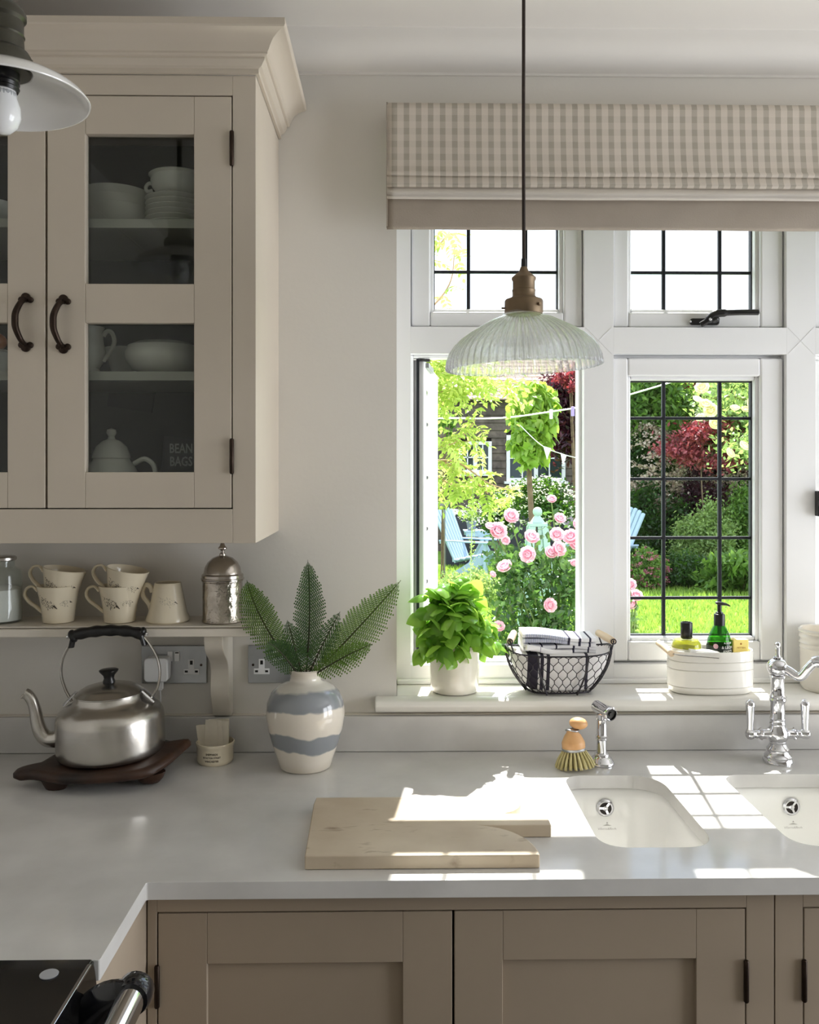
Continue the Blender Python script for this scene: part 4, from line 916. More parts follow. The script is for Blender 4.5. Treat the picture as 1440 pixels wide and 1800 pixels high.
def frond(base, tip, bend, width, npn, m, label, side=Vector((0, -1, 0)), seed=1, start=.16):
    """a fern frond: curved midrib, tapering pinnae each cut into small pinnules"""
    rnd = random.Random(seed); tip = Vector(tip); mid = (base+tip)/2+Vector(bend); L = (tip-base).length
    t = thing('fern_frond', label, 'fern', base, group='fern fronds in the striped vase')
    curve = [base*(1-u)**2+mid*2*u*(1-u)+tip*u*u for u in [i/40 for i in range(41)]]
    obj('midrib', MB().tube([p-base for p in curve], [.0018*(1-.75*i/40) for i in range(41)], 6), stemM, t)
    b = MB(); st = MB()
    for i in range(npn):
        u = start+(1-start)*(i/npn); p = base*(1-u)**2+mid*2*u*(1-u)+tip*u*u; tg = ((mid-base)*(1-u)+(tip-mid)*u).normalized()
        sd_ = tg.cross(side).normalized(); v = (u-start)/(1-start)
        w_ = width*(math.sin(PI*min(1, (v*.85+.17)))**.75)*(1-.25*v)*(1.0 if v < .9 else (1-v)/.1*.8+.2)
        for s_ in (-1, 1):
            d = (sd_*s_+tg*.55+side*rnd.uniform(-.12, .25)).normalized(); l = w_*rnd.uniform(.9, 1.06)
            nseg = max(4, int(l/.0040)); nrm = d.cross(tg*s_).normalized(); q_ = nrm.cross(d).normalized()
            pv = None
            for k in range(nseg):
                f = (k+.5)/nseg; c = p-base+d*(l*f)+tg*(l*.10*f*f)+Vector((0, 0, -.14*l*f*f)); pl = .0068*(1-f)**.6+.0012
                for s2 in (-1, 1):
                    e = (q_*s2+d*.45).normalized()*pl; h_ = d*(l/nseg*.42)
                    b.add([c-h_, c+e*.6-h_*.9, c+e, c+h_], [(0, 1, 2), (0, 2, 3)])
            st.add([p-base-tg*.0004, p-base+tg*.0004, p-base+d*l+tg*(l*.10)+Vector((0, 0, -.14*l))], [(0, 1, 2)])
    obj('pinnae', b, m, t, smooth=False, fix=False, kind='stuff')
    obj('pinna_stems', st, stemM, t, smooth=False, fix=False, kind='stuff')
    return t
def T(px, py, Y): return P(px, py, Y)
frond(base+Vector((-.012, 0, 0)), T(434, 1020, -.15), (-.035, -.01, .02), .050, 27, fernM, 'left fern frond reaching up towards the silver caddy', seed=1)
frond(base+Vector((0, .008, 0)), T(541, 984, -.09), (.012, 0, .01), .043, 29, fern2M, 'tallest dark upright fern frond in the middle of the vase', seed=2)
frond(base+Vector((.012, -.002, 0)), T(705, 1020, -.13), (-.004, -.01, -.01), .056, 30, fernM, 'long right fern frond pointing towards the window', seed=3)
frond(base+Vector((.010, -.012, 0)), T(655, 1132, -.19), (.0, -.01, .012), .038, 17, fernM, 'low right fern frond drooping in front of the wall', seed=4, start=.12)
frond(base+Vector((-.010, -.012, 0)), T(470, 1128, -.19), (-.0, -.0, .018), .040, 17, fern2M, 'low left fern frond in front of the wall socket', seed=5, start=.12)
frond(base+Vector((.004, -.014, 0)), T(598, 1075, -.17), (-.0, -.0, .008), .032, 15, fern2M, 'short fern frond between the middle and the long right one', seed=6, start=.12)
frond(base+Vector((-.004, -.014, 0)), T(505, 1090, -.18), (-.0, -.0, .008), .032, 15, fern2M, 'short fern frond between the left and the tallest one', seed=7, start=.12)

# ================================================================== GLASS PENDANT
gy = -.5; ax = P(921, 600, gy).x; zr = P(921, 646, gy).z; SG = 1558/1.5
gp_ = thing('glass_pendant_lamp', 'ribbed clear glass pendant lamp with brass holder hanging before the window', 'pendant lamp', (ax, gy, zr))
topz = (646-548)/SG; sh_ = []
prf = [(.0305, topz), (.0315, topz-.005), (.038, topz-.0075), (.052, topz-.0125), (.070, topz-.0225), (.088, topz-.033), (.1035, topz-.0435), (.115, topz-.0545), (.1235, topz-.066), (.1285, topz-.079), (.1305, topz-.090), (.1305, 0.0)]
flute = lambda a, z: 1+(.022*math.cos(56*a) if z < topz-.013 else 0)
inn = [(r-.0028, z-.0012) for r, z in prf[::-1]]
TR = Matrix.Rotation(math.radians(-2.4), 4, 'Y')
pg = glassmat('ribbed_glass', (.99, .99, 1.0), refr=.42, ior=1.5, milk=.10, mcol=(1, 1, 1))
obj('glass_shade', MB().lathe(prf+inn, 448, rf=flute, M=TR), pg, gp_, angle=80)
h = MB().lathe([(0, topz-.004), (.031, topz-.004), (.0325, topz), (.0325, topz+.018), (.031, topz+.0205), (.0215, topz+.024), (.0192, topz+.027), (.0192, topz+.034), (.0198, topz+.035), (.0198, topz+.037), (.0188, topz+.038), (.0188, topz+.052), (.0205, topz+.055), (.0205, topz+.058), (.016, topz+.062), (.0085, topz+.068), (.0055, topz+.076), (0, topz+.076)], 40)
obj('lamp_holder', h, brassM, gp_)
obj('cord_grip', MB().lathe([(0, topz+.0765), (.0048, topz+.0765), (.0042, topz+.090), (0, topz+.091)], 16), blackM, gp_)
obj('screw', MB().tube([(-.0325, 0, topz+.006), (-.038, 0, topz+.006)], .0018, 8).tube([(.021, -.025, topz+.009), (.0235, -.029, topz+.009)], .0028, 8), brassM, gp_)
obj('cord', MB().tube([(0, 0, topz+.0905), (-.0006, 0, (ZC-zr)*.5), (0, 0, ZC-zr-.03)], .0030, 10), mat('brown_cord', rgb(48, 36, 30), .7, bump=.4, bs=900), gp_)
obj('ceiling_rose', MB().lathe([(0, ZC-zr-.032), (.02, ZC-zr-.032), (.05, ZC-zr-.02), (.052, ZC-zr-.0005), (0, ZC-zr-.0005)], 32), brassM, gp_)
bulbM = glassmat('bulb_glass', (.98, .97, .94), ior=1.35, milk=.12)
obj('bulb', MB().lathe([(0, .012), (.014, .014), (.025, .024), (.0295, .040), (.027, .056), (.018, .070), (.0135, .082), (.0132, topz-.005), (0, topz-.005)], 32), bulbM, gp_)
# ================================================================== ENAMEL PENDANT (upper left)
ey_ = -.80; exx = P(4, 170, ey_).x; ez_ = P(4, 176, ey_).z
ep = thing('white_pendant_lamp', 'shallow white glass pendant lamp with bronze holder at the upper left corner', 'pendant lamp', (exx, ey_, ez_))
opal = mat('opal_glass', rgb(232, 230, 228), .15, var=.01, coat=.5)
TR = Matrix.Rotation(math.radians(-2), 4, 'Y')
so = [(.112, 0), (.1125, .0015), (.108, .0085), (.098, .017), (.082, .026), (.062, .034), (.040, .041), (.034, .044)]
si = [(.033, .042), (.040, .037), (.040, .0365), (.061, .0305), (.081, .0225), (.097, .0135), (.107, .0055), (.110, .0)]
obj('shade', MB().lathe(so+si+[so[0]], 80, M=TR), opal, ep, angle=50)
brz = mat('dark_bronze', rgb(84, 82, 74), .35, metal=.8, var=.15, vs=20)
obj('lamp_holder', MB().lathe([(0, .036), (.036, .036), (.037, .040), (.037, .058), (.034, .064), (.028, .068), (.027, .085), (.0285, .087), (.027, .089), (.027, .106), (.0305, .110), (.0305, .116), (.026, .124), (.014, .134), (.010, .142), (.010, .160), (0, .16)], 40), brz, ep)
obj('bulb_socket', MB().lathe([(0, .036), (.022, .036), (.022, .026), (.020, .024), (.022, .022), (.020, .018), (.022, .016), (.020, .012), (0, .012)], 28), blackM, ep)
obj('bulb', MB().lathe([(0, -.046), (.010, -.044), (.019, -.036), (.0235, -.024), (.023, -.010), (.019, .002), (.0175, .012), (0, .0125)], 32), mat('opal_bulb', rgb(236, 236, 238), .12, coat=.3), ep)
obj('bulb_marking', MB().lathe([(.0188, .003), (.0186, .005), (.0181, .009), (.0178, .010)], 24), mat('bulb_print', rgb(170, 172, 176), .5, var=.4, vs=120), ep)
obj('screw', MB().tube([(.036, -.01, .047), (.045, -.012, .047)], .002, 8), brz, ep)
obj('rod', MB().tube([(0, 0, .155), (0, 0, ZC-ez_-.002)], .006, 12), brz, ep)

# ================================================================== BASIL
by_ = .040; bxx = P(799, 1180, by_).x; ST = nz1+.0004
pt = thing('basil_pot', 'bushy green basil plant in a cream crackle-glazed pot on the window sill', 'potted plant', (bxx, by_, ST))
obj('pot', MB().lathe([(0, 0), (.048, 0), (.0525, .003), (.0548, .012), (.0565, .05), (.0575, .092), (.0590, .098), (.0598, .106), (.0590, .109), (.0565, .109), (.0545, .100), (.0535, .03), (0, .02)], 64), crackM, pt)
obj('soil', MB().lathe([(0, .094), (.0545, .092), (.0548, .080), (0, .080)], 32), mat('soil', rgb(60, 44, 32), .95, var=.3, vs=60), pt)
def leaf_mesh(name, L, W, m, cup=.25, droop=.25, n=6, tipy=1.0):
    b = MB(); rows = []
    for i in range(n+1):
        u = i/n; w_ = W*math.sin(PI*min(.999, u**.8))**.75*(1-.15*u) if 0 < i < n else W*.03
        y = L*u; z = -droop*L*u*u+.06*L*math.sin(PI*u)
        rows.append([(-w_, y, z+cup*w_*.75), (-w_*.55, y, z+cup*w_*.42+.1*w_), (0, y, z-.0), (w_*.55, y, z+cup*w_*.42+.1*w_), (w_, y, z+cup*w_*.75)])
    vs = [p for r in rows for p in r]; fs = [(i*5+k, i*5+k+1, (i+1)*5+k+1, (i+1)*5+k) for i in range(n) for k in range(4)]
    b.add(vs, fs); me = mesh_of(name, b, True, 60, fix=False); me.materials.append(m); return me
basM = leafmat('basil_leaf', rgb(104, 156, 62), rgb(150, 194, 88), rgb(190, 232, 90), .48, .16)
bl_ = [leaf_mesh('basil_leaf', .046, .0225, basM, -.5, .45), leaf_mesh('basil_leaf', .040, .0205, basM, -.6, .65), leaf_mesh('basil_leaf', .030, .015, basM, -.3, .3)]
rnd = random.Random(21); stems = MB(); C0 = Vector((0, 0, .098))
nl = 0
for k in range(58):
    a = rnd.uniform(0, 2*PI) if k % 3 else rnd.uniform(PI*1.1, PI*1.9); el = math.acos(1-rnd.random()*1.0); rr_ = rnd.uniform(.72, 1.0)
    ex_, ez2, ey2 = .086, .148, .066
    q3 = (abs(math.sin(el)*math.cos(a))**2.8+abs(math.sin(el)*math.sin(a))**2.8+abs(math.cos(el))**2.8)**(-1/2.8)
    tipp = Vector((ex_*rr_*q3*math.sin(el)*math.cos(a)*(1-.12*math.cos(el)), ey2*rr_*q3*math.sin(el)*math.sin(a)-.012, .098+.016+ez2*rr_*q3*math.cos(el)))
    b0 = Vector((tipp.x*.35, tipp.y*.4, .093)); stems.tube([b0, (b0+tipp)/2+Vector((0, 0, .01)), tipp], [.0022, .0018, .0012], 6)
    for q in range(6 if el < 1.2 else 5):
        ang = a+q*PI/2+rnd.uniform(-.3, .3) if q < 4 else rnd.uniform(0, 2*PI)
        me = bl_[rnd.choice((0, 0, 1, 1, 2)) if q < 4 else 2]
        pitch = rnd.uniform(-1.1, .3) if el > .9 else rnd.uniform(-.8, .7)
        pos_ = tipp+Vector((0, 0, -.012*(q//2)+rnd.uniform(-.006, .006)))
        if pos_.z < .10 and math.hypot(pos_.x, pos_.y) < .058: pos_.z = .112
        o = obj('leaf', me, None, pt, loc=pos_, rot=(pitch, rnd.uniform(-.8, .8), ang)); nl += 1
obj('stems', stems, mat('basil_stem', rgb(120, 156, 70), .5), pt)

# ================================================================== WIRE BASKET WITH TEA TOWELS
kx0, kx1 = P(893, 1150, 0).x, P(1080, 1150, 0).x
kc = (kx0+kx1)/2; hw_ = (kx1-kx0)/2; kyc = .036
wireM = mat('basket_wire', rgb(58, 56, 60), .4, metal=.8, var=.15, vs=60)
bk = thing('wire_basket', 'oval chicken-wire basket with wooden roller handles holding folded tea towels', 'basket', (kc, kyc, ST))
HR = .092; RX, RYk = hw_, .066
def brad(v):         # half widths at height fraction v
    f = .60+.40*math.sin(v*PI/2)**.8; return RX*f, RYk*(.72+.28*v)
def bpt(a, v, out=0):
    rx_, ry_ = brad(v); n_ = 3.0; c, s_ = math.cos(a), math.sin(a)
    k = (abs(c)**n_+abs(s_)**n_)**(-1/n_)
    dip = .014*(abs(c)**4)*v
    return Vector(((rx_+out)*c*k, (ry_+out)*s_*k, .006+v*(HR-.006)+dip))
N = 72
obj('rim', MB().tube([bpt(2*PI*k/N, 1) for k in range(N)], .0019, 8, closed=True), wireM, bk)
obj('base_ring', MB().tube([bpt(2*PI*k/N, 0) for k in range(N)], .0019, 8, closed=True), wireM, bk)
for a in (PI*1.36, PI*1.64, PI*.36, PI*.64, 0.0, PI):
    pts = [bpt(a, v/8, .0016) for v in range(9)]; pts[0].z = .0022
    obj('upright_wire', MB().tube([pts[0]+Vector((0, 0, 0))]+pts[1:], .0021, 8), wireM, bk)
nc, nr = 34, 5; b = MB()
def hp(i, j): return bpt(2*PI*i/nc, max(0, min(1, j)))
ch = 1.0/nr
for r in range(nr):
    for c in range(nc):
        off = .5*(r % 2); i0 = c+off; vlo = r*ch; 
        A, B2 = hp(i0, vlo+ch*.30), hp(i0, vlo+ch*.70)
        b.tube([A, B2], .0011, 5, caps=False)
        for s_ in (-.5, .5):
            b.tube([B2, hp(i0+s_, vlo+ch*1.30 if r < nr-1 else 1.0)], .0009, 5, caps=False)
            if r == 0: b.tube([A, hp(i0+s_, 0)], .0009, 5, caps=False)
obj('wire_mesh', b, wireM, bk, fix=False)
b = MB()
for k in range(-3, 4): rx_, ry_ = brad(0); x = rx_*.28*k; yy = ry_*(1-abs(k/4.2)**3)**(1/3); b.tube([(x, -yy, .0055), (x, yy, .0055)], .0011, 5)
obj('base_wires', b, wireM, bk)
hwM = mat('pale_handle_wood', rgb(226, 202, 168), .5, var=.08, vs=20)
for s_ in (-1, 1):
    a = bpt(0 if s_ > 0 else PI, 1); 
    y0_, y1_ = -.042, .030
    p0, p1 = Vector((s_*(RX-.012), y0_-.008, HR+.004)), Vector((s_*(RX-.012), y1_, HR+.006))
    h0, h1 = Vector((s_*(RX-.004), y0_, HR+.030)), Vector((s_*(RX-.022), y1_, HR+.036))
    obj('handle_wire', MB().tube(spline([p0, h0+Vector((0, -.006, 0)), h0], 6), .0018, 8).tube(spline([p1, h1+Vector((0, .006, 0)), h1], 6), .0018, 8), wireM, bk)
    obj('handle_roller', MB().tube([h0+Vector((0, .002, 0)), (h0+h1)/2, h1-Vector((0, .002, 0))], [.0078, .009, .0078], 16), hwM, bk)
    obj('wire_curl', MB().tube([h0+Vector((.0055*math.cos(2*PI*k/14), -.004, .0055*math.sin(2*PI*k/14))) for k in range(14)], .0015, 6, closed=True), wireM, bk)

def towelmat(name, stripes, base=rgb(236, 234, 234), fine=None, ax='X'):
    m = bpy.data.materials.new(name); m.use_nodes = True; n = m.node_tree; B_ = n.nodes['Principled BSDF']; B_.inputs['Roughness'].default_value = .95
    tc = n.nodes.new('ShaderNodeTexCoord'); sp_ = n.nodes.new('ShaderNodeSeparateXYZ'); n.links.new(tc.outputs['Object'], sp_.inputs[0])
    mr = n.nodes.new('ShaderNodeMapRange'); mr.inputs[1].default_value = -.12; mr.inputs[2].default_value = .12; n.links.new(sp_.outputs[ax], mr.inputs[0])
    cr = n.nodes.new('ShaderNodeValToRGB'); cr.color_ramp.interpolation = 'CONSTANT'; n.links.new(mr.outputs[0], cr.inputs[0])
    E = cr.color_ramp.elements; E[0].color = (*base, 1); E.remove(E[1])
    for a, c, col in sorted(stripes):
        e = cr.color_ramp.elements.new((a+.12)/.24); e.color = (*col, 1); e = cr.color_ramp.elements.new((c+.12)/.24); e.color = (*base, 1)
    outc = cr.outputs[0]
    if fine:
        sn = n.nodes.new('ShaderNodeMath'); sn.operation = 'MULTIPLY'; sn.inputs[1].default_value = 1/.0033; n.links.new(sp_.outputs[ax], sn.inputs[0])
        fr = n.nodes.new('ShaderNodeMath'); fr.operation = 'FRACT'; n.links.new(sn.outputs[0], fr.inputs[0])
        g0 = n.nodes.new('ShaderNodeMath'); g0.operation = 'LESS_THAN'; g0.inputs[1].default_value = .5; n.links.new(fr.outputs[0], g0.inputs[0])
        g1 = n.nodes.new('ShaderNodeMath'); g1.operation = 'GREATER_THAN'; g1.inputs[1].default_value = fine[0]; n.links.new(sp_.outputs[ax], g1.inputs[0])
        g2 = n.nodes.new('ShaderNodeMath'); g2.operation = 'LESS_THAN'; g2.inputs[1].default_value = fine[1]; n.links.new(sp_.outputs[ax], g2.inputs[0])
        q1 = n.nodes.new('ShaderNodeMath'); q1.operation = 'MULTIPLY'; n.links.new(g0.outputs[0], q1.inputs[0]); n.links.new(g1.outputs[0], q1.inputs[1])
        q2 = n.nodes.new('ShaderNodeMath'); q2.operation = 'MULTIPLY'; n.links.new(q1.outputs[0], q2.inputs[0]); n.links.new(g2.outputs[0], q2.inputs[1])
        mx = n.nodes.new('ShaderNodeMix'); mx.data_type = 'RGBA'; n.links.new(q2.outputs[0], mx.inputs[0]); n.links.new(outc, mx.inputs[6]); mx.inputs[7].default_value = (*rgb(96, 108, 150), 1); outc = mx.outputs[2]
    n.links.new(outc, B_.inputs['Base Color'])
    nb = n.nodes.new('ShaderNodeTexNoise'); nb.inputs['Scale'].default_value = 700; bp = n.nodes.new('ShaderNodeBump'); bp.inputs['Strength'].default_value = .5; bp.inputs['Distance'].default_value = .001
    n.links.new(tc.outputs['Object'], nb.inputs['Vector']); n.links.new(nb.outputs['Fac'], bp.inputs['Height']); n.links.new(bp.outputs[0], B_.inputs['Normal'])
    return m
def folded(name, label, c, hx, hy, h, m, rot=(0, 0, 0), layers=3, seed=1, curve=0):
    rnd = random.Random(seed); b = MB(); nx = 14
    for l in range(layers):
        z0_ = h*l/layers; z1_ = h*(l+1)/layers-.0008; rings = []
        for i in range(nx+1):
            u = i/nx; x = -hx+2*hx*u; e = .002*math.sin(u*7+seed+l)+curve*(1-(2*u-1)**2)
            rings.append([(x, y, z+e) for y, z in rpoly_yz(-hy+.002*math.sin(l*2+u*3), hy, z0_, z1_)])
        b.loft(rings)
    o = obj(name, b, m, angle=50); o.location = c; o.rotation_euler = rot; tag(o, label, 'tea towel', 'folded tea towels in the wire basket'); return o
def rpoly_yz(y0, y1, z0, z1): return [(p[0], p[1]) for p in rpoly([(y0, z0, 0), (y1, z0, 0), (y1, z1, 0), (y0, z1, 0)], min(.0045, (z1-z0)*.48), 3)]
ink = rgb(46, 44, 66); inb = rgb(50, 46, 60)
m1 = towelmat('towel_thick_stripe', [(-.078, -.055, inb), (-.050, -.043, inb), (-.036, -.029, inb), (.051, .058, inb)])
# towel pushed down into the basket, filling it
b = MB(); rings = []
for j in range(7):
    v = .06+.90*j/6; rings.append([tuple(bpt(2*PI*k/40, v, -.0065)*1.0) for k in range(40)])
rings.append([tuple(Vector((p[0]*.8, p[1]*.8, HR+.002))) for p in rings[-1]])
o = obj('tea_towel', MB().loft(rings), m1, angle=60); o.location = (kc, kyc, ST+.0005); tag(o, 'white tea towel with broad black stripes filling the lower basket', 'tea towel', 'folded tea towels in the wire basket')
m2 = towelmat('towel_grid', [(-.07, -.066, ink), (-.043, -.039, ink), (-.010, -.006, ink), (.029, .033, ink), (.062, .066, ink)], rgb(232, 231, 234))
m3_ = towelmat('towel_blue_ticking', [(.018, .024, ink), (.043, .048, ink), (.066, .071, ink)], rgb(234, 234, 238), fine=(-.076, .018))
folded('tea_towel', 'white tea towel with thin grey stripes, middle of the folded pile in the basket', (kc-.004, kyc+.006, ST+HR+.003), .082, .045, .018, m2, (0, math.radians(2), 0), 2, 2)
folded('tea_towel', 'topmost folded tea towel with blue ticking and grey stripes in the basket', (kc-.004, kyc+.004, ST+HR+.0225), .083, .046, .020, m3_, (0, math.radians(3.5), math.radians(-2)), 2, 5)
o = folded('tea_towel', 'white towel corner draped diagonally at the front of the basket pile', (kc-.030, kyc-.043, ST+HR+.0028), .052, .009, .013, towelmat('towel_plain', [(-.022, -.020, rgb(150, 148, 160))]), (0, math.radians(8), math.radians(3)), 1, 7)

# ================================================================== OVAL CADDY AND BOTTLES
oc = P(1249, 1180, .028).x
cd_ = thing('oval_caddy', 'cream oval ribbed ceramic caddy with a wire handle on the window sill', 'caddy', (oc, .032, ST))
hxo = .0965; hyo = .052
def oval(hx, hy, z, n=64):
    r = []
    for k in range(n):
        a = 2*PI*k/n; c, s_ = math.cos(a), math.sin(a); q = (abs(c)**2.6+abs(s_)**2.6)**(-1/2.6); r.append((hx*c*q, hy*s_*q, z))
    return r
Hc = .098; zs = [(.0, -.008), (.004, -.003), (.0155, -.0005), (.0165, -.003), (.018, -.0005), (.054, 0), (.055, -.0025), (.0565, 0), (.073, .0), (.074, -.0025), (.0755, 0), (.094, 0), (.0975, -.001), (.098, -.003), (.0965, -.0055), (.02, -.007), (.006, -.02)]
obj('body', MB().loft([oval(hxo+d, hyo+d, z) for z, d in zs]), ceramM, cd_, angle=45)
for s_ in (-1, 1):
    R = Matrix.Translation((0.0, s_*(hyo+.0005), .087)) @ Matrix.Rotation(-s_*PI/2*-1, 4, 'X')
    obj('handle_boss', MB().lathe([(.0045, 0), (.0095, 0), (.0115, .002), (.0095, .004), (.0045, .003), (.0045, 0)], 28, M=R), ceramM, cd_)
hy2 = hyo+.006
obj('handle_wire', MB().tube(spline([(0, -hy2, .087), (-.04, -hy2, .0905), (-.085, -hy2+.002, .0935), (-.103, -hy2+.010, .096)], 6), .0013, 6).tube(spline([(0, hy2, .087), (-.04, hy2, .0905), (-.085, hy2-.002, .097), (-.103, hy2-.010, .100)], 6), .0013, 6), steelM, cd_)
obj('handle_roller', MB().tube([(-.104, -hy2+.008, .0955), (-.104, 0, .1), (-.104, hy2-.008, .1005)], [.0068, .0078, .0068], 16), hwM, cd_)
zb0 = ST+.0065
# oil bottle
ox = P(1208, 1130, .03).x
yel = glassmat('yellow_liquid', (.86, .86, .12), ior=1.3, milk=.5, mcol=(.55, .55, .015))
t = thing('oil_bottle', 'squat clear bottle of yellow-green liquid with black cap in the caddy', 'bottle', (ox, .034, zb0))
def bshape(k=0): return [(0, .0), (.030-k, .0), (.0325-k, .003), (.0325-k, .06), (.034-k, .095), (.0335-k, .102), (.028-k, .112), (.016-k, .117)]
obj('glass', MB().lathe(bshape()+[(.0105, .1175), (.0105, .1185), (0, .1185)], 40), glassmat('clear_bottle', (.95, .97, .90), ior=1.5, milk=.08), t)
obj('liquid', MB().lathe([(0, .002), (.0295, .002), (.0305, .06), (.0322, .095), (.0318, .1015), (.029, .1075), (.0265, .111), (0, .111)], 36), yel, t)
obj('cap', MB().lathe([(0, .1135), (.0115, .1135), (.0135, .1165), (.0135, .149), (.0125, .1515), (.010, .1515), (.010, .149), (0, .149)], 28), blackM, t, bevel=.0005)
obj('label', MB().lathe([(.0330, .02), (.0336, .03), (.0345, .090), (.034, .094), (.0331, .094)], 40), mat('white_label', rgb(232, 230, 226), .6), t)
# soap bottle
sx_ = P(1266, 1120, .03).x
t = thing('soap_dispenser', 'dark green pump bottle with black collar in the middle of the caddy', 'bottle', (sx_, .034, zb0))
grM = glassmat('green_glass', (.16, .46, .08), ior=1.42, milk=.12, mcol=(.03, .22, .03))
obj('glass', MB().lathe([(0, 0), (.0265, 0), (.0285, .004), (.0285, .092), (.0275, .106), (.0225, .124), (.0155, .138), (.0115, .144), (0, .144)], 40), grM, t)
obj('label', MB().lathe([(.0288, .02), (.0292, .022), (.0292, .098), (.0286, .1)], 40), mat('black_label', rgb(34, 44, 36), .5), t)
wp = mat('white_print', rgb(226, 226, 220), .6)
for tx_, zz, s3_ in (('A ROSE', .108, .006), ('& LEON', .0975, .0086), ('ANICS', .0885, .0086)):
    text_obj('label_print', tx_, s3_, wp, t, lambda x, y, zz=zz: ((.0297)*math.cos(-PI/2+.32+x/.0297), .0297*math.sin(-PI/2+.32+x/.0297), zz+y), bold=True)
obj('flower_print', MB().add([( .0297*math.cos(-PI/2-.62+ .2*math.cos(k*PI/4)), .0297*math.sin(-PI/2-.62+.2*math.cos(k*PI/4)), .100+.006*math.sin(k*PI/4)) for k in range(8)], [tuple(range(8))]), mat('pink_print', rgb(206, 160, 170), .6), t, smooth=False, fix=False)
pc = obj('pump', MB().lathe([(0, .144), (.0125, .144), (.0125, .167), (.0115, .170), (.0085, .171), (.0085, .174), (.0042, .175), (.0042, .192), (0, .192)], 28), blackM, t)
obj('pump_nozzle', MB().loft([[(x, .0055*math.cos(a)*w_, z+h_*math.sin(a)) for a in [2*PI*k/12 for k in range(12)]] for x, z, w_, h_ in ((-.009, .196, .6, .002), (-.004, .1945, 1.2, .0045), (.006, .1935, 1.2, .0042), (.016, .192, .9, .0032), (.024, .1885, .7, .002))]), blackM, pc)
# yellow tub
yx = P(1300, 1140, .02).x
t = thing('yellow_tub', 'small yellow waxy tub at the right end of the caddy', 'tub', (yx, .022, zb0))
ym_ = mat('yellow_card', rgb(252, 230, 136), .5, var=.06, vs=20)
obj('body', MB().prism([(-.0165, .0), (.0165, 0), (.0185, .115), (-.0185, .115)], 'y', -.012, .012), ym_, t, bevel=.003)
text_obj('label_print', 'MITTEN', .0056, mat('brown_print', rgb(170, 110, 40), .6), t, lambda x, y: (x, -.0124, .0965+y))
obj('emblem', MB().lathe([(.0, 0), (.0022, 0), (.0018, .0006), (0, .0006)], 12, M=Matrix.Translation((0, -.012, .1055)) @ Matrix.Rotation(PI/2, 4, 'X')), mat('brown_print2', rgb(170, 110, 40), .6), t)
# cloth in the caddy
b = MB().loft([[(x*1.0, y, .090+z) for y, z in rpoly_yz(-.02, .02, 0, .012)] for x in (-.048, -.02, .0, .02)])
o = obj('dish_cloth', b, mat('white_cloth', rgb(236, 234, 230), .95, bump=.5, bs=500)); o.location = (oc-.022, .004, ST-.003); o.rotation_euler = (0, math.radians(6), 0); o.scale = (1, .8, 1)
tag(o, 'folded white cloth tucked in the front of the oval caddy', 'cloth')
# ribbed crock at the right edge
rc = P(1459, 1180, .035).x
t = thing('ribbed_crock', 'tall off-white ribbed crock cut off by the right edge of the window sill', 'crock', (rc, .04, ST))
obj('body', MB().lathe([(0, 0), (.056, 0), (.0605, .006), (.062, .012), (.0625, .095), (.0635, .097), (.0625, .099), (.0625, .106), (.064, .108), (.0625, .110), (.0625, .118), (.0645, .121), (.0645, .126), (.062, .130), (.066, .134), (.066, .138), (.062, .141), (.058, .139), (.058, .02), (0, .012)], 60), crackM, t)
# ================================================================== GARDEN
GZ = -.15
def at(px, py, d): return P(px, py, d-2)
def ppm(d): return FPX/d
lawnM = mat('lawn_soil', rgb(120, 160, 52), .95, col2=rgb(92, 134, 40), vs=2.5, detail=8)
obj('lawn_ground', MB().box(-6, 14, 1.6, 24, GZ-.2, GZ), lawnM, kind='structure', smooth=False)
paveM = mat('patio_stone', rgb(196, 190, 178), .9, var=.15, vs=4)
b = MB()
pz = struct_empty('patio', (0, 1, GZ))
rnd = random.Random(5)
for i in range(8):
    for j in range(2): obj('paving_slab', MB().box(-2+i*.62+.006, -2+i*.62+.614, .32+j*.62, .32+j*.62+.61, GZ-.04, GZ+.002+rnd.random()*.003), paveM, pz, world=True, bevel=.004)
rng = np.random.default_rng(11)
def np_mesh(name, verts, faces, m, parent=None, kind=None, loc=None):
    me = bpy.data.meshes.new(name); nv, nf, k = len(verts), len(faces), faces.shape[1]
    me.vertices.add(nv); me.vertices.foreach_set('co', verts.astype(np.float32).ravel())
    me.loops.add(nf*k); me.loops.foreach_set('vertex_index', faces.astype(np.int32).ravel())
    me.polygons.add(nf); me.polygons.foreach_set('loop_start', np.arange(0, nf*k, k, dtype=np.int32)); me.polygons.foreach_set('loop_total', np.full(nf, k, dtype=np.int32))
    me.update(calc_edges=True); me.materials.append(m)
    o = bpy.data.objects.new(name, me); COL.objects.link(o)
    if parent: o.parent = parent
    if kind: o['kind'] = kind
    if loc is not None: o.location = loc
    return o
def leaves(centers, size, aspect=.5, up=.4, cluster=0, droop=0, seed=1):
    """two-triangle folded leaves at the given centres (numpy)"""
    r = np.random.default_rng(seed); n = len(centers)
    d = r.normal(size=(n, 3)); d[:, 2] -= droop; d /= np.linalg.norm(d, axis=1)[:, None]
    nrm = r.normal(size=(n, 3)); nrm[:, 2] = np.abs(nrm[:, 2])+up; s = np.cross(d, nrm); s /= np.linalg.norm(s, axis=1)[:, None]+1e-9
    nn = np.cross(s, d); L = size*r.uniform(.65, 1.25, n)[:, None]
    c = centers; a = c-d*L*.5; t = c+d*L*.5; w_ = L*aspect*.5
    l = c-d*L*.06+s*w_+nn*w_*.35; q = c-d*L*.06-s*w_+nn*w_*.35
    v = np.stack([a, l, t, q], 1).reshape(-1, 3); b0 = np.arange(n)[:, None]*4
    f = np.concatenate([b0+np.array([0, 1, 2]), b0+np.array([0, 2, 3])], 0); return v, f
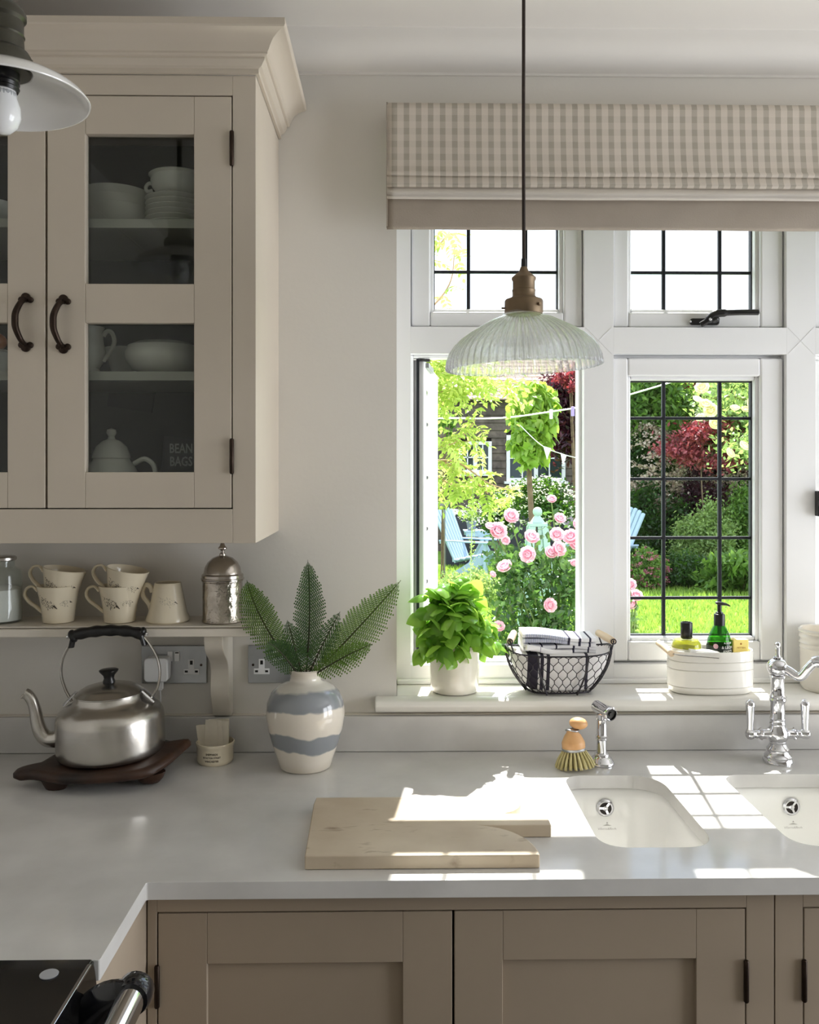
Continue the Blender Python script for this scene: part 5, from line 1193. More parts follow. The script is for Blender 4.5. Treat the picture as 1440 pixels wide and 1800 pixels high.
def cloud(n, rad, ncl=40, spread=.22, shell=.55, seed=1, flat=1.0):
    r = np.random.default_rng(seed); k = r.normal(size=(ncl, 3)); k /= np.linalg.norm(k, axis=1)[:, None]
    k *= (shell+(1-shell)*r.random(ncl))[:, None]; idx = r.integers(0, ncl, n)
    g = r.normal(size=(n, 3))*spread; g[:, 2] *= flat
    return (k[idx]+g)*np.array(rad)
def shrub(name, label, cat, c, rad, n, size, m, ncl=40, spread=.2, shell=.5, aspect=.5, up=.4, seed=1, trunk=True, part='foliage', group=None, stemm=None, droop=0):
    t = thing(name, label, cat, (c[0], c[1], GZ), group=group)
    p = cloud(n, rad, ncl, spread, shell, seed); p[:, 2] += c[2]-GZ; p = p[p[:, 2] > .02]
    v, f = leaves(p, size, aspect, up, seed=seed+50, droop=droop); np_mesh(part, v, f, m, t, 'stuff')
    if trunk:
        rr = random.Random(seed); b = MB(); H = max(.1, c[2]-GZ)
        for k in range(5): b.tube(spline([(rr.uniform(-.04, .04), rr.uniform(-.04, .04), 0), (rr.uniform(-.1, .1)*rad[0], rr.uniform(-.1, .1), H*.5), (rr.uniform(-.5, .5)*rad[0], rr.uniform(-.4, .4)*rad[1], H+rr.uniform(-.2, .5)*rad[2])], 4), [.009*max(.5, min(1.5, H))*(1-.07*i) for i in range(9)], 6)
        obj('stem', b, stemm or barkM, t)
    return t
barkM = mat('bark', rgb(120, 100, 82), .9, var=.3, vs=20)
darkgM = leafmat('dark_green_leaf', rgb(22, 46, 18), rgb(54, 92, 34), rgb(110, 160, 40), .35)
midgM = leafmat('mid_green_leaf', rgb(70, 106, 46), rgb(122, 156, 72), rgb(156, 196, 80), .42)
limeM = leafmat('lime_leaf', rgb(146, 176, 74), rgb(192, 206, 108), rgb(208, 222, 120), .48)
catM = leafmat('bright_green_leaf', rgb(118, 156, 60), rgb(160, 190, 84), rgb(186, 214, 84), .45)
purpM = leafmat('purple_leaf', rgb(38, 20, 34), rgb(72, 36, 48), rgb(120, 30, 50), .3)
redM = leafmat('red_maple_leaf', rgb(96, 26, 38), rgb(196, 104, 112), rgb(196, 70, 76), .32)
sageM = leafmat('sage_leaf', rgb(112, 138, 84), rgb(160, 182, 112), rgb(190, 220, 110), .4)
rosegM = leafmat('rose_leaf', rgb(30, 58, 30), rgb(84, 120, 64), rgb(130, 176, 80), .3, .2)
creamfM = leafmat('cream_floret', rgb(176, 152, 138), rgb(228, 214, 198), rgb(240, 224, 204), .3)
whitefM = leafmat('white_floret', rgb(232, 228, 214), rgb(250, 248, 236), rgb(250, 248, 230), .3)

# grass blades
n = 90000
gxx = rng.uniform(-.8, 7.5, n); gyy = rng.uniform(2.0, 13.0, n); h = rng.uniform(.035, .09, n)
a = rng.uniform(0, 2*np.pi, n); w_ = .006+.0007*gyy
base_ = np.stack([gxx, gyy, np.full(n, GZ)], 1); dr = np.stack([np.cos(a), np.sin(a), np.zeros(n)], 1); ln = rng.normal(size=(n, 3))*.02; ln[:, 2] = 0
v = np.stack([base_-dr*w_[:, None], base_+dr*w_[:, None], base_+ln+np.stack([np.zeros(n), np.zeros(n), h], 1)], 1).reshape(-1, 3)
f = np.arange(3*n).reshape(-1, 3)
grassM = leafmat('grass_blade', rgb(110, 146, 58), rgb(166, 194, 90), rgb(184, 212, 90), .42)
g = np_mesh('lawn_grass', v-np.array([3, 7, GZ]), f, grassM, None, 'stuff', (3, 7, GZ)); tag(g, 'short sunlit green lawn grass beyond the window', 'grass', kind='stuff')

# ---- timber shed with windows and tiled roof
SD = 18.0
def sx(px): return at(px, 800, SD).x
def szz(py): return at(900, py, SD).z
shX0, shX1 = sx(700), sx(1092); ev = szz(702)
shd = thing('garden_outbuilding', 'weatherboarded outbuilding with white windows and tiled roof behind the chairs', 'building', ((shX0+shX1)/2, SD-2, GZ))
wbM = mat('grey_weatherboard', rgb(120, 108, 98), .9, col2=rgb(78, 70, 64), vs=6, detail=6)
wins = [(sx(806), sx(864), szz(832), szz(776)), (sx(890), sx(993), szz(846), szz(765))]
obj('wall_core', MB().box(shX0, shX1, SD-1.94, SD+2, GZ, ev), mat('shed_core', rgb(60, 54, 50), .9), shd, world=True, smooth=False)
ph = .165; k = 0; z = GZ
while z < ev-.02:
    segs = [(shX0, shX1)]
    for (a0, a1, w0, w1) in wins:
        if w0-.03 < z+ph*.6 and z+ph*.4 < w1+.03:
            new = []
            for (q0, q1) in segs:
                if a0 > q0 and a1 < q1: new += [(q0, a0), (a1, q1)]
                else: new.append((q0, q1))
            segs = new
    for (q0, q1) in segs:
        obj('weatherboard', MB().prism([(SD-2+.0+rnd.uniform(-.004, .004), z), (SD-2.035, z), (SD-2.015, z+ph), (SD-2, z+ph)], 'x', q0, q1), wbM, shd, world=True, smooth=False)
    z += ph*.93
for (a0, a1, w0, w1) in wins:
    wf = obj('window', MB().rects(a0, a1, w0, w1, .07, .07, SD-2.07, SD-1.98).box((a0+a1)/2-.04, (a0+a1)/2+.04, SD-2.07, SD-1.98, w0+.07, w1-.07).box(a0+.07, a1-.07, SD-2.05, SD-2.02, (w0+w1)/2-.012, (w0+w1)/2+.012)
       .box(a0+(a1-a0)*.27-.012, a0+(a1-a0)*.27+.012, SD-2.05, SD-2.02, w0+.07, w1-.07).box(a0+(a1-a0)*.73-.012, a0+(a1-a0)*.73+.012, SD-2.05, SD-2.02, w0+.07, w1-.07).box(a0-.05, a1+.05, SD-2.12, SD-1.98, w0-.05, w0), pvcM, shd, world=True)
    obj('pane', MB().box(a0+.07, a1-.07, SD-2.03, SD-2.01, w0+.07, w1-.07), mat('dark_pane', rgb(52, 62, 60), .08), wf, world=True, smooth=False)
tileM = mat('clay_tile', rgb(206, 178, 160), .85, col2=rgb(164, 138, 124), vs=7)
b = MB(); slope = Vector((0, math.cos(.7), math.sin(.7)))
for r in range(16):
    o0 = Vector((0, SD-2.25, ev-.02))+slope*(r*.13); x = shX0-.2+(r % 2)*.085
    while x < shX1+.1:
        e = rnd.uniform(0, .006); b.add([o0+Vector((x+.003, 0, .0)), o0+Vector((x+.164, 0, 0)), o0+slope*.15+Vector((x+.164, 0, 0)), o0+slope*.15+Vector((x+.003, 0, 0)), o0+Vector((x+.003, 0, .02+e)), o0+Vector((x+.164, 0, .02+e)), o0+slope*.15+Vector((x+.164, 0, .008)), o0+slope*.15+Vector((x+.003, 0, .008))], [(4, 5, 6, 7), (0, 1, 5, 4), (0, 4, 7, 3), (1, 2, 6, 5)]); x += .17
obj('roof_tiles', b, tileM, shd, world=True, smooth=False, fix=False, kind='stuff')
q0 = Vector((0, SD-2.25, ev-.03)); q1 = q0+slope*2.1
obj('roof', MB().prism([(q0.y, q0.z), (q1.y, q1.z), (SD+2.2, ev-.03)], 'x', shX0-.2, shX1+.12), mat('roof_under', rgb(110, 92, 80), .9), shd, world=True, smooth=False)

# ---- boundary hedge and trees at the back
def big(name, label, px0, px1, py0, py1, d, dep, n, size, m, seed, cat='tree', ncl=70, spread=.16, aspect=.5, shell=.45, group=None, trunk=True):
    a, c = at(px0, py0, d), at(px1, py1, d)
    return shrub(name, label, cat, ((a.x+c.x)/2, d-2, (a.z+c.z)/2), (abs(c.x-a.x)/2, dep, abs(a.z-c.z)/2), n, size, m, ncl, spread, shell, aspect, seed=seed, group=group, trunk=trunk)
big('hedge', 'dark green boundary hedge closing off the back of the garden', 1125, 1560, 700, 1060, 17.5, 1.0, 16000, .15, darkgM, 1, 'hedge', 120, .2)
big('hedge', 'dark hedge beside the outbuilding at the far left of the garden', 420, 690, 640, 1000, 16.6, 1.0, 8000, .15, darkgM, 2, 'hedge', 80, .2)
big('tall_tree', 'mid green tree above the hedge in the upper left panes of the leaded window', 1040, 1210, 600, 800, 14.6, .8, 9000, .12, midgM, 3)
big('tall_tree', 'pale green tree with white sprays in the upper right panes of the leaded window', 1230, 1420, 600, 800, 13.5, .8, 9000, .11, sageM, 4)
big('tall_tree', 'dark evergreen tree in the middle of the view behind the red maple', 1150, 1330, 620, 860, 15.6, .6, 9000, .13, darkgM, 5)
big('tall_tree', 'bright green tree rising over the outbuilding roof', 640, 1000, 575, 700, 24, .9, 9000, .15, limeM, 6)

def tree(name, label, c, rad, n, size, m, seed, trunk_px=None, ncl=40, spread=.2, shell=.5, aspect=.5, tr=.05, droop=0):
    t = thing(name, label, 'tree', (c[0], c[1], GZ)); p = cloud(n, rad, ncl, spread, shell, seed); p[:, 2] += c[2]-GZ
    v, f = leaves(p, size, aspect, seed=seed+5, droop=droop); np_mesh('foliage', v, f, m, t, 'stuff')
    H = c[2]-GZ; b = MB().tube(spline([(0, 0, 0), (.02, 0, H*.4), (-.02, 0, H*.8), (0, 0, H+rad[2]*.3)], 5), [tr*(1-.03*i) for i in range(16)], 10)
    rr = random.Random(seed)
    for k in range(6): a = rr.uniform(0, 6.3); b.tube(spline([(0, 0, H-rad[2]*.6+k*.05*rad[2]), (math.cos(a)*rad[0]*.4, math.sin(a)*rad[1]*.4, H), (math.cos(a)*rad[0]*.8, math.sin(a)*rad[1]*.8, H+rr.uniform(-.3, .6)*rad[2])], 4), [tr*.4*(1-.09*i) for i in range(9)], 6)
    obj('trunk', b, barkM, t); return t
# catalpa standard: separate large leaves
def leafpart_tree(t, pts_fn, n, meshes, seed, nm='leaf', droop=.6):
    rr = random.Random(seed)
    for k in range(n):
        p = pts_fn(rr); o = obj(nm, rr.choice(meshes), None, t, loc=p, rot=(rr.uniform(-1.3, .1)-droop*.3, rr.uniform(-.5, .5), rr.uniform(0, 6.28)))
cat_c = at(934, 742, 8.2)
t = tree('standard_tree', 'clipped column of large bright green leaves on a bare trunk, before the outbuilding', cat_c, (.17, .2, .34), 1300, .09, catM, 31, ncl=30, spread=.25, aspect=.75, tr=.035)
cl_ = [leaf_mesh('leaf', .12, .048, catM, -.2, .35, 4), leaf_mesh('leaf', .10, .040, catM, -.3, .5, 4)]
def cp(rr):
    th = rr.uniform(PI, 2*PI) if rr.random() < .8 else rr.uniform(0, PI); ph_ = rr.uniform(-1, 1); q = math.sqrt(1-ph_*ph_)**.6
    return Vector((.19*q*math.cos(th)*(1.05+.3*ph_), .22*q*math.sin(th), cat_c.z-GZ+.38*ph_))
leafpart_tree(t, cp, 230, cl_, 8)
pc_ = at(1008, 728, 10)
tree('purple_tree', 'dark purple-leaved tree right of the bright column in the left opening', (pc_.x+.02, pc_.y, pc_.z), (.34, .4, .50), 9000, .075, purpM, 33, ncl=50, spread=.22, tr=.025)
rc_ = at(1012, 655, 9.6)
big('red_shrub', 'red-tipped treetop above the purple tree beside the glass pendant', 975, 1050, 640, 690, 9.6, .2, 1500, .05, redM, 34, ncl=20)
# lime tree with separate leaves, branches reaching in from the left, close to the window
LD = 5.2; lc = at(770, 760, LD)
t = thing('golden_tree', 'golden-green tree with branches arching in from the left of the open window', 'tree', (at(640, 900, LD).x, LD-2, GZ))
def rel(px, py, d=LD): return at(px, py, d)-t.location
br = [[(640, 700), (720, 705), (772, 690), (830, 680), (890, 672)], [(640, 780), (760, 808), (815, 830), (858, 868)], [(640, 790), (772, 785), (812, 768), (838, 735)], [(640, 760), (740, 770), (800, 778), (850, 770)],
      [(640, 880), (740, 820), (800, 812), (860, 850), (905, 862)], [(660, 640), (740, 560), (790, 500), (800, 430)], [(640, 640), (720, 630), (790, 640), (830, 625)], [(640, 840), (740, 830), (790, 850), (808, 858)], [(640, 620), (700, 520), (765, 440), (790, 408)]]
bb = MB(); curves = []
for i, q in enumerate(br):
    d_ = LD+.12*math.sin(i*2.1); cpts = spline([rel(x, y, d_) for x, y in q], 8); curves.append(cpts); L = len(cpts)
    bb.tube(cpts, [(.016 if i in (1,) else .009)*(1-.75*k/L) for k in range(L)], 7)
bb.tube(spline([(0, 0, 0), (-.05, 0, .8), (-.02, 0, 1.5), (.0, 0, 2.4)], 6), [.06-.002*k for k in range(19)], 10)
obj('branch', bb, mat('pale_bark', rgb(172, 142, 112), .8, var=.15, vs=30), t)
def pinnate(L, n, W, seed):
    r_ = random.Random(seed); b = MB()
    for i in range(n):
        u = (i+1)/(n+.2); base_p = Vector((0, L*u, .05*L*math.sin(PI*u)-.35*L*u*u))
        for s_ in ((-1, 1) if i < n-1 else (0,)):
            dv_ = Vector((s_*.9, .55 if s_ else 1, r_.uniform(-.5, .05))).normalized(); ll = L*.36*(1-.25*u)*r_.uniform(.85, 1.1); sd = dv_.cross(Vector((0, 0, 1))).normalized()*W
            q = [base_p, base_p+dv_*ll*.3+sd*.8+Vector((0, 0, .1*W)), base_p+dv_*ll*.65+sd*.8, base_p+dv_*ll+Vector((0, 0, -.2*ll)), base_p+dv_*ll*.65-sd*.8, base_p+dv_*ll*.3-sd*.8+Vector((0, 0, .1*W))]
            b.add(q, [(0, 1, 2), (0, 2, 3), (0, 3, 4), (0, 4, 5)])
    b.tube([(0, 0, 0), (0, L*.5, .02*L), (0, L, -.35*L)], .0014, 3, caps=False)
    me = mesh_of('leaf', b, False, fix=False); me.materials.append(limeM); return me
lm = [pinnate(.17, 6, .014, 1), pinnate(.14, 5, .013, 2), pinnate(.12, 4, .013, 3)]
rr = random.Random(9)
for k in range(215):
    ci = rr.choice((0, 0, 0, 1, 1, 2, 2, 3, 4, 4, 5, 6, 6, 6, 7, 8)); c = curves[ci]; u = rr.uniform(.38 if ci < 5 else .3, 1)
    p = c[min(len(c)-1, int(u*len(c)))]+Vector((rr.gauss(0, .03), rr.gauss(0, .12), rr.gauss(0, .03)))
    obj('leaf', rr.choice(lm), None, t, loc=p, rot=(rr.uniform(-.9, .4), rr.uniform(-.6, .6), rr.uniform(0, 6.28)))
pts = []
for k in range(700):
    ci = rr.choice((0, 0, 0, 0, 6, 6, 6)); c = curves[ci]; p = c[min(len(c)-1, int(rr.uniform(.35, 1)*len(c)))]
    s__ = .07 if ci in (5, 4) else .11
    pts.append((p.x+rr.gauss(0, s__), p.y+rr.gauss(0, .18)+.1, p.z+rr.gauss(0, s__*.8)))
v, f = leaves(np.array(pts), .052, .5, seed=3); np_mesh('foliage', v, f, limeM, t, 'stuff')
big('bright_shrub', 'lower bright green shrub behind the golden branches at the outbuilding wall', 760, 800, 720, 775, 13, .3, 900, .08, midgM, 44, 'shrub', ncl=14)

# ---- pink rose bush in front of the window
RD = 4.4; rcx = at(955, 1000, RD)
t = thing('rose_bush', 'tall rose bush with many pink blooms just outside the open window', 'rose bush', (rcx.x, RD-2, GZ))
def rel(px, py, d=RD): return at(px, py, d)-t.location
rr = random.Random(15); st = MB(); pts = []
blooms = [(875, 934, 15), (862, 926, 9), (898, 908, 13), (888, 950, 8), (934, 945, 13), (929, 975, 14), (888, 997, 13), (876, 936, 10), (968, 972, 11), (981, 965, 13), (979, 940, 12), (1004, 945, 14), (1014, 958, 13), (1016, 921, 10), (984, 912, 10), (966, 1064, 12), (877, 1102, 10), (970, 878, 8), (866, 1010, 6), (1010, 990, 7)]
for (x, y, r) in blooms:
    top = rel(x, y+6); b0 = Vector((rr.uniform(-.12, .12), rr.uniform(-.1, .1), 0)); mid = (b0+top)*.5+Vector((rr.uniform(-.06, .06), rr.uniform(-.1, .1), .1))
    c = spline([b0, mid, top], 8); st.tube(c, [.007*(1-.6*k/len(c)) for k in range(len(c))], 5)
    for k in range(60):
        q = c[int(rr.uniform(.25, .99)*len(c))]; pts.append((q.x+rr.gauss(0, .055), q.y+rr.gauss(0, .07), q.z+rr.gauss(0, .05)))
for k in range(1900): q = rel(rr.uniform(872, 1035), rr.uniform(965, 1180)); pts.append((q.x+rr.gauss(0, .02), q.y+rr.gauss(0, .12), q.z))
obj('stem', st, mat('rose_stem', rgb(96, 120, 60), .7), t)
v, f = leaves(np.array(pts), .044, .62, seed=8); np_mesh('foliage', v, f, rosegM, t, 'stuff')
def rose_mesh(name, m):
    b = MB(); r_ = random.Random(2)
    for ring, (n_, R, zc, L, tilt) in enumerate(((8, .30, -.25, .95, .35), (8, .30, -.1, .80, .75), (7, .22, .0, .66, 1.05), (6, .14, .08, .52, 1.3), (4, .06, .12, .42, 1.5))):
        for k in range(n_):
            a = 2*PI*k/n_+ring*.4; c, s_ = math.cos(a), math.sin(a); W_ = .42-.05*ring
            row = []
            for i in range(4):
                u = i/3; rad = R+L*u*math.cos(tilt+.5*u); zz = zc+L*u*math.sin(tilt+.5*u)*.8
                ww = W_*math.sin(PI*(.18+.62*u))
                row.append([(rad*c-s_*wq*ww-c*abs(wq)*.08, rad*s_+c*wq*ww-s_*abs(wq)*.08, zz) for wq in (-1, 0, 1)])
            vs = [p for q in row for p in q]; b.add(vs, [(i*3+j, i*3+j+1, (i+1)*3+j+1, (i+1)*3+j) for i in range(3) for j in range(2)])
    b.ell((0, 0, .02), .35, .35, .32, 10, 6); me = mesh_of(name, b, True, 60, fix=False); me.materials.append(m); return me
pinkM = leafmat('pink_petal', rgb(242, 190, 208), rgb(252, 222, 230), rgb(252, 222, 232), .3, .6)
whiteroseM = leafmat('cream_petal', rgb(246, 240, 200), rgb(252, 250, 228), rgb(255, 252, 210), .35, .6)
rosem = rose_mesh('bloom', pinkM); wrosem = rose_mesh('bloom', whiteroseM)
def bloom(parent, me, p, r, rr):
    o = obj('bloom', me, None, parent, loc=p, rot=(rr.uniform(.5, 1.4), rr.uniform(-.5, .5), rr.uniform(-.6, .6))); o.scale = (r, r, r)
for (x, y, r) in blooms: bloom(t, rosem, rel(x, y, RD-.22), r/ppm(RD)*1.15, rr)
# second clump of pink roses seen at the left of the leaded window
t = thing('rose_bush', 'small rose bush with three pink blooms at the left edge of the leaded window', 'rose bush', (at(1095, 1100, 4.0).x, 2.0, GZ))
def rel2(px, py, d=4.0): return at(px, py, d)-t.location
st = MB(); pts = []
for (x, y, r) in ((1108, 1028, 11), (1118, 1048, 12), (1112, 1064, 10), (1096, 1050, 10)):
    top = rel2(x, y+5); c = spline([(rr.uniform(-.05, .0), 0, 0), top*.55, top], 8); st.tube(c, .004, 5); bloom(t, rosem, rel2(x, y), r/ppm(4.0)*1.12, rr)
    for k in range(40): q = c[int(rr.uniform(.3, .95)*len(c))]; pts.append((q.x+rr.gauss(-.04, .04), q.y+rr.gauss(0, .05), q.z+rr.gauss(0, .05)))
obj('stem', st, mat('rose_stem2', rgb(96, 120, 60), .7), t); v, f = leaves(np.array(pts), .04, .62, seed=9); np_mesh('foliage', v, f, rosegM, t, 'stuff')
# white climbing rose at the upper right
t = thing('climbing_rose', 'cream climbing rose hanging into the upper right of the leaded window', 'rose bush', (at(1400, 900, 4.6).x, 2.6, GZ))
def rel3(px, py, d=4.6): return at(px, py, d)-t.location
wb = [(1235, 682, 12), (1226, 703, 9), (1240, 712, 11), (1250, 722, 12), (1232, 735, 9), (1256, 745, 10), (1283, 797, 9), (1308, 785, 10), (1318, 668, 12), (1330, 690, 13), (1322, 712, 12), (1292, 718, 8), (1311, 720, 7), (1335, 735, 9), (1262, 668, 8)]
st = MB(); pts = []
for q in ([(1400, 900), (1380, 780), (1330, 700), (1290, 660), (1240, 650)], [(1400, 900), (1370, 740), (1300, 700), (1250, 700)], [(1400, 900), (1370, 800), (1310, 780), (1280, 795)]):
    c = spline([rel3(x, y) for x, y in q], 8); st.tube(c, .006, 6)
    for k in range(260): p = c[int(rr.uniform(.3, .99)*len(c))]; pts.append((p.x+rr.gauss(0, .05), p.y+rr.gauss(0, .08), p.z+rr.gauss(0, .05)))
st.tube([(0, 0, 0), rel3(1400, 900)], .012, 8)
obj('stem', st, mat('rose_stem3', rgb(110, 116, 60), .7), t); v, f = leaves(np.array(pts), .036, .6, seed=19); np_mesh('foliage', v, f, sageM, t, 'stuff')
for (x, y, r) in wb: bloom(t, wrosem, rel3(x, y, 4.38), r/ppm(4.6)*1.15, rr)

# ---- pale green obelisk
t = thing('garden_obelisk', 'pale mint wooden obelisk with a ball finial among the pink roses', 'obelisk', (at(945, 900, 5.0).x, 3.0, GZ))
mintM = mat('mint_paint', rgb(164, 194, 186), .6, var=.05, vs=10)
zt_ = at(945, 925, 5).z-GZ; sp0, sp1 = .15, .036
for i in (-1, 1):
    for j in (-1, 1):
        obj('leg', MB().loft([[(i*s_+a*.018, j*s_+c*.018, z) for a, c in ((-1, -1), (1, -1), (1, 1), (-1, 1))] for s_, z in ((sp0, 0), (sp1, zt_))]), mintM, t, smooth=False)
for z in (.25, .55, .85, 1.1):
    s_ = sp0+(sp1-sp0)*z/zt_
    b = MB(); b.box(-s_, s_, -s_-.012, -s_+.006, z, z+.035).box(-s_, s_, s_-.006, s_+.012, z, z+.035).box(-s_-.012, -s_+.006, -s_, s_, z, z+.035).box(s_-.006, s_+.012, -s_, s_, z, z+.035); obj('rung', b, mintM, t, bevel=.002)
obj('infill_slat', MB().loft([[(s_*.2+a*.012, -s_+c*.006, z) for a, c in ((-1, -1), (1, -1), (1, 1), (-1, 1))] for s_, z in ((sp0, .1), (sp1, zt_))]), mintM, t, smooth=False)
obj('cap', MB().box(-.05, .05, -.05, .05, zt_, zt_+.02).loft([[(i*q, j*q, z) for i, j in ((-1, -1), (1, -1), (1, 1), (-1, 1))] for q, z in ((.038, zt_+.02), (.024, zt_+.045), (.012, zt_+.062))]), mintM, t, bevel=.003)
obj('finial', MB().ell((0, 0, zt_+.082), .027, .027, .027, 20, 12), mintM, t)

# ---- Adirondack chairs
blueM = mat('powder_blue_paint', rgb(166, 187, 210), .6, var=.05, vs=9)
def adirondack(label, loc, rz):
    t = thing('adirondack_chair', label, 'chair', loc, (0, 0, rz), 'powder blue garden chairs')
    # faces +x ; seat slopes back
    for k in range(6):
        x = -.16+k*.1; z = .30+.11*(x+.16)/.5; obj('seat_slat', MB().box(x-.043, x+.043, -.27, .27, z, z+.022, None), blueM, t, bevel=.004)
    for k in range(7):
        y = -.24+k*.08; top = .80+.13*math.cos((k-3)/3*1.15); lean = math.radians(-24)
        sc0 = .72+.28
        M_ = Matrix.Translation((-.18, y*.95, .27)) @ Matrix.Rotation(lean, 4, 'Y') @ Matrix.Rotation(math.radians((k-3)*-1.6), 4, 'X')
        obj('back_slat', MB().prism([(p[0], p[1]) for p in rpoly([(-.031, 0, 0), (.031, 0, 0), (.034, top, 0), (-.034, top, 0)], [0, 0, .03, .03], 4)], 'x', -.011, .011, M_ @ Matrix.Rotation(0, 4, 'Z')), blueM, t, smooth=False)
    for s_ in (-1, 1):
        obj('armrest', MB().prism(rpoly([(-.42, s_*.27), (-.42, s_*.33), (.40, s_*.40), (.42, s_*.27)], .015, 3), 'z', .585, .607), blueM, t, bevel=.003)
        obj('leg', MB().box(.32, .36, s_*.30-.045, s_*.30+.045, 0, .585), blueM, t, bevel=.003)
        obj('leg', MB().prism([(-.75+.35, 0), (-.60+.35-.05, 0), (.36, .30), (.36, .40), (.24, .40)], 'y', s_*.275-.012, s_*.275+.012), blueM, t, bevel=.002)
    obj('back_rail', MB().box(-.42, -.39, -.30, .30, .55, .585), blueM, t, bevel=.002)
    obj('back_rail', MB().box(-.23, -.20, -.25, .25, .28, .34), blueM, t, bevel=.002)
    return t
p = at(832, 1000, 13.4)
adirondack('powder blue slatted garden chair left of the pink roses, seen side-on', (p.x, 11.4, GZ), math.radians(-30))
p = at(1056, 1000, 12.6)
adirondack('powder blue garden chair partly hidden behind the middle window frame post', (p.x, 10.6, GZ), math.radians(205))
# low table with planter
p = at(850, 1000, 14.4)
t = thing('garden_table', 'powder blue slatted garden table with crossed legs beside the left garden chair', 'table', (p.x, 12.4, GZ))
tz = at(842, 932, 14.4).z-GZ
for k in range(4): obj('slat', MB().box(-.32, .32, -.2+k*.105, -.2+k*.105+.09, tz-.02, tz), blueM, t, bevel=.003)
for s_ in (-1, 1):
    obj('leg', MB().box(-.03, .03, -.015, .015, 0, tz*1.15, Matrix.Translation((-s_*.26, -.18, 0)) @ Matrix.Rotation(s_*.5, 4, 'Y')), blueM, t)
    obj('leg', MB().box(-.03, .03, -.015, .015, 0, tz*1.15, Matrix.Translation((-s_*.26, .18, 0)) @ Matrix.Rotation(s_*.5, 4, 'Y')), blueM, t)
obj('apron', MB().box(-.30, .30, -.19, -.17, tz-.09, tz-.021).box(-.30, .30, .17, .19, tz-.09, tz-.021), blueM, t)
p = at(829, 934, 14.4)
t = thing('flower_pot', 'grey pot of small white flowers on the garden table', 'potted plant', (p.x, 12.4, GZ+tz+.001))
obj('pot', MB().lathe([(0, 0), (.06, 0), (.085, .13), (.09, .135), (.09, .15), (.08, .15), (.07, .1), (0, .1)], 24), mat('grey_pot', rgb(130, 134, 146), .7), t)
pp = cloud(500, (.16, .14, .12), 20, .3, .3, 71); pp[:, 2] += .24; v, f = leaves(pp, .035, .5, seed=4); np_mesh('foliage', v, f, midgM, t, 'stuff')
pp = cloud(160, (.2, .16, .14), 20, .3, .6, 72); pp[:, 2] += .26; v, f = leaves(pp, .03, .9, seed=5); np_mesh('flowers', v, f, whitefM, t, 'stuff')
# bird ornament
p = at(782, 905, 12.0)
t = thing('bird_ornament', 'grey metal bird ornament on a rod above the left garden chair', 'ornament', (p.x, 10.0, GZ))
greyM = mat('grey_metal', rgb(120, 118, 116), .45, metal=.5)
zb2 = at(782, 888, 12.0).z-GZ
obj('body', MB().tube(spline([(-.20, 0, zb2-.02), (-.1, 0, zb2-.01), (0, 0, zb2), (.06, 0, zb2+.03), (.09, 0, zb2+.045)], 5), [.006+.05*math.sin(PI*min(1, (i+1)/19)) for i in range(21)], 14), greyM, t)
obj('head', MB().ell((.085, 0, zb2+.055), .035, .03, .03, 14, 8).tube([(.11, 0, zb2+.055), (.15, 0, zb2+.05)], [.008, .001], 8), greyM, t)
obj('rod', MB().tube([(0, 0, 0), (0, 0, zb2)], .008, 8), greyM, t)
# covered garden furniture behind the chairs
a0, a1 = at(782, 900, 15.6), at(1062, 900, 15.6)
t = thing('furniture_cover', 'dark cover with white piping draped over garden furniture at the outbuilding wall', 'cover', ((a0.x+a1.x)/2, 13.6, GZ))
hw2 = (a1.x-a0.x)/2; zt2 = at(900, 893, 15.6).z-GZ
cov = MB(); secs = []
for i in range(25):
    x = -hw2+2*hw2*i/24; hh = zt2*(.72+.28*abs(math.cos(i/24*PI*2.0))**.7) if 0 < i < 24 else zt2*.6
    secs.append([(x, y, z*hh) for y, z in ((-.42, 0), (-.40, .55), (-.33, .92), (-.15, 1), (.15, 1), (.33, .92), (.4, .5), (.42, 0))])
cov.loft(secs); obj('cover', cov, mat('navy_tarpaulin', rgb(44, 44, 54), .6, var=.2, vs=5), t, angle=50)
obj('piping', MB().tube([(s[2][0], s[2][1]-.01, s[2][2]+.01) for s in secs], .014, 6), pvcM, t)

# ---- bunting and washing lines
t = thing('bunting', 'string of white triangular bunting flags in front of the outbuilding window', 'bunting', at(950, 780, 7.6))
def rb(px, py, d=7.6): return at(px, py, d)-t.location
ln = spline([rb(905, 738, 8.1), rb(950, 781), rb(985, 797), rb(1022, 806), rb(1075, 812)], 8); obj('string', MB().tube(ln, .004, 5), pvcM, t)
for k, (x, y, h_, w2) in enumerate(((962, 786, 22, 14), (991, 798, 20, 11), (1019, 805, 19, 11), (1048, 809, 19, 12))):
    A, B2, C2 = rb(x-w2/2, y-2), rb(x+w2/2, y+2), rb(x+rr.uniform(-3, 1), y+h_); th = Vector((0, .004, 0))
    obj('flag', MB().add([A, B2, C2, A+th, B2+th, C2+th], [(0, 1, 2), (5, 4, 3), (0, 3, 4, 1), (1, 4, 5, 2), (2, 5, 3, 0)]), mat('white_flag', rgb(240, 240, 238), .8) if k == 0 else bpy.data.materials['white_flag'], t, smooth=False)
t = thing('washing_line', 'white washing line crossing both windows with two pegs', 'washing line', at(900, 735, 6.4))
def rw(px, py, d=6.4): return at(px, py, d)-t.location
obj('line', MB().tube(spline([rw(560, 738), rw(772, 735.5), rw(880, 735), rw(960, 725), rw(1040, 712), rw(1106, 694), rw(1180, 672), rw(1260, 648), rw(1500, 560)], 5), .0055, 6), pvcM, t)
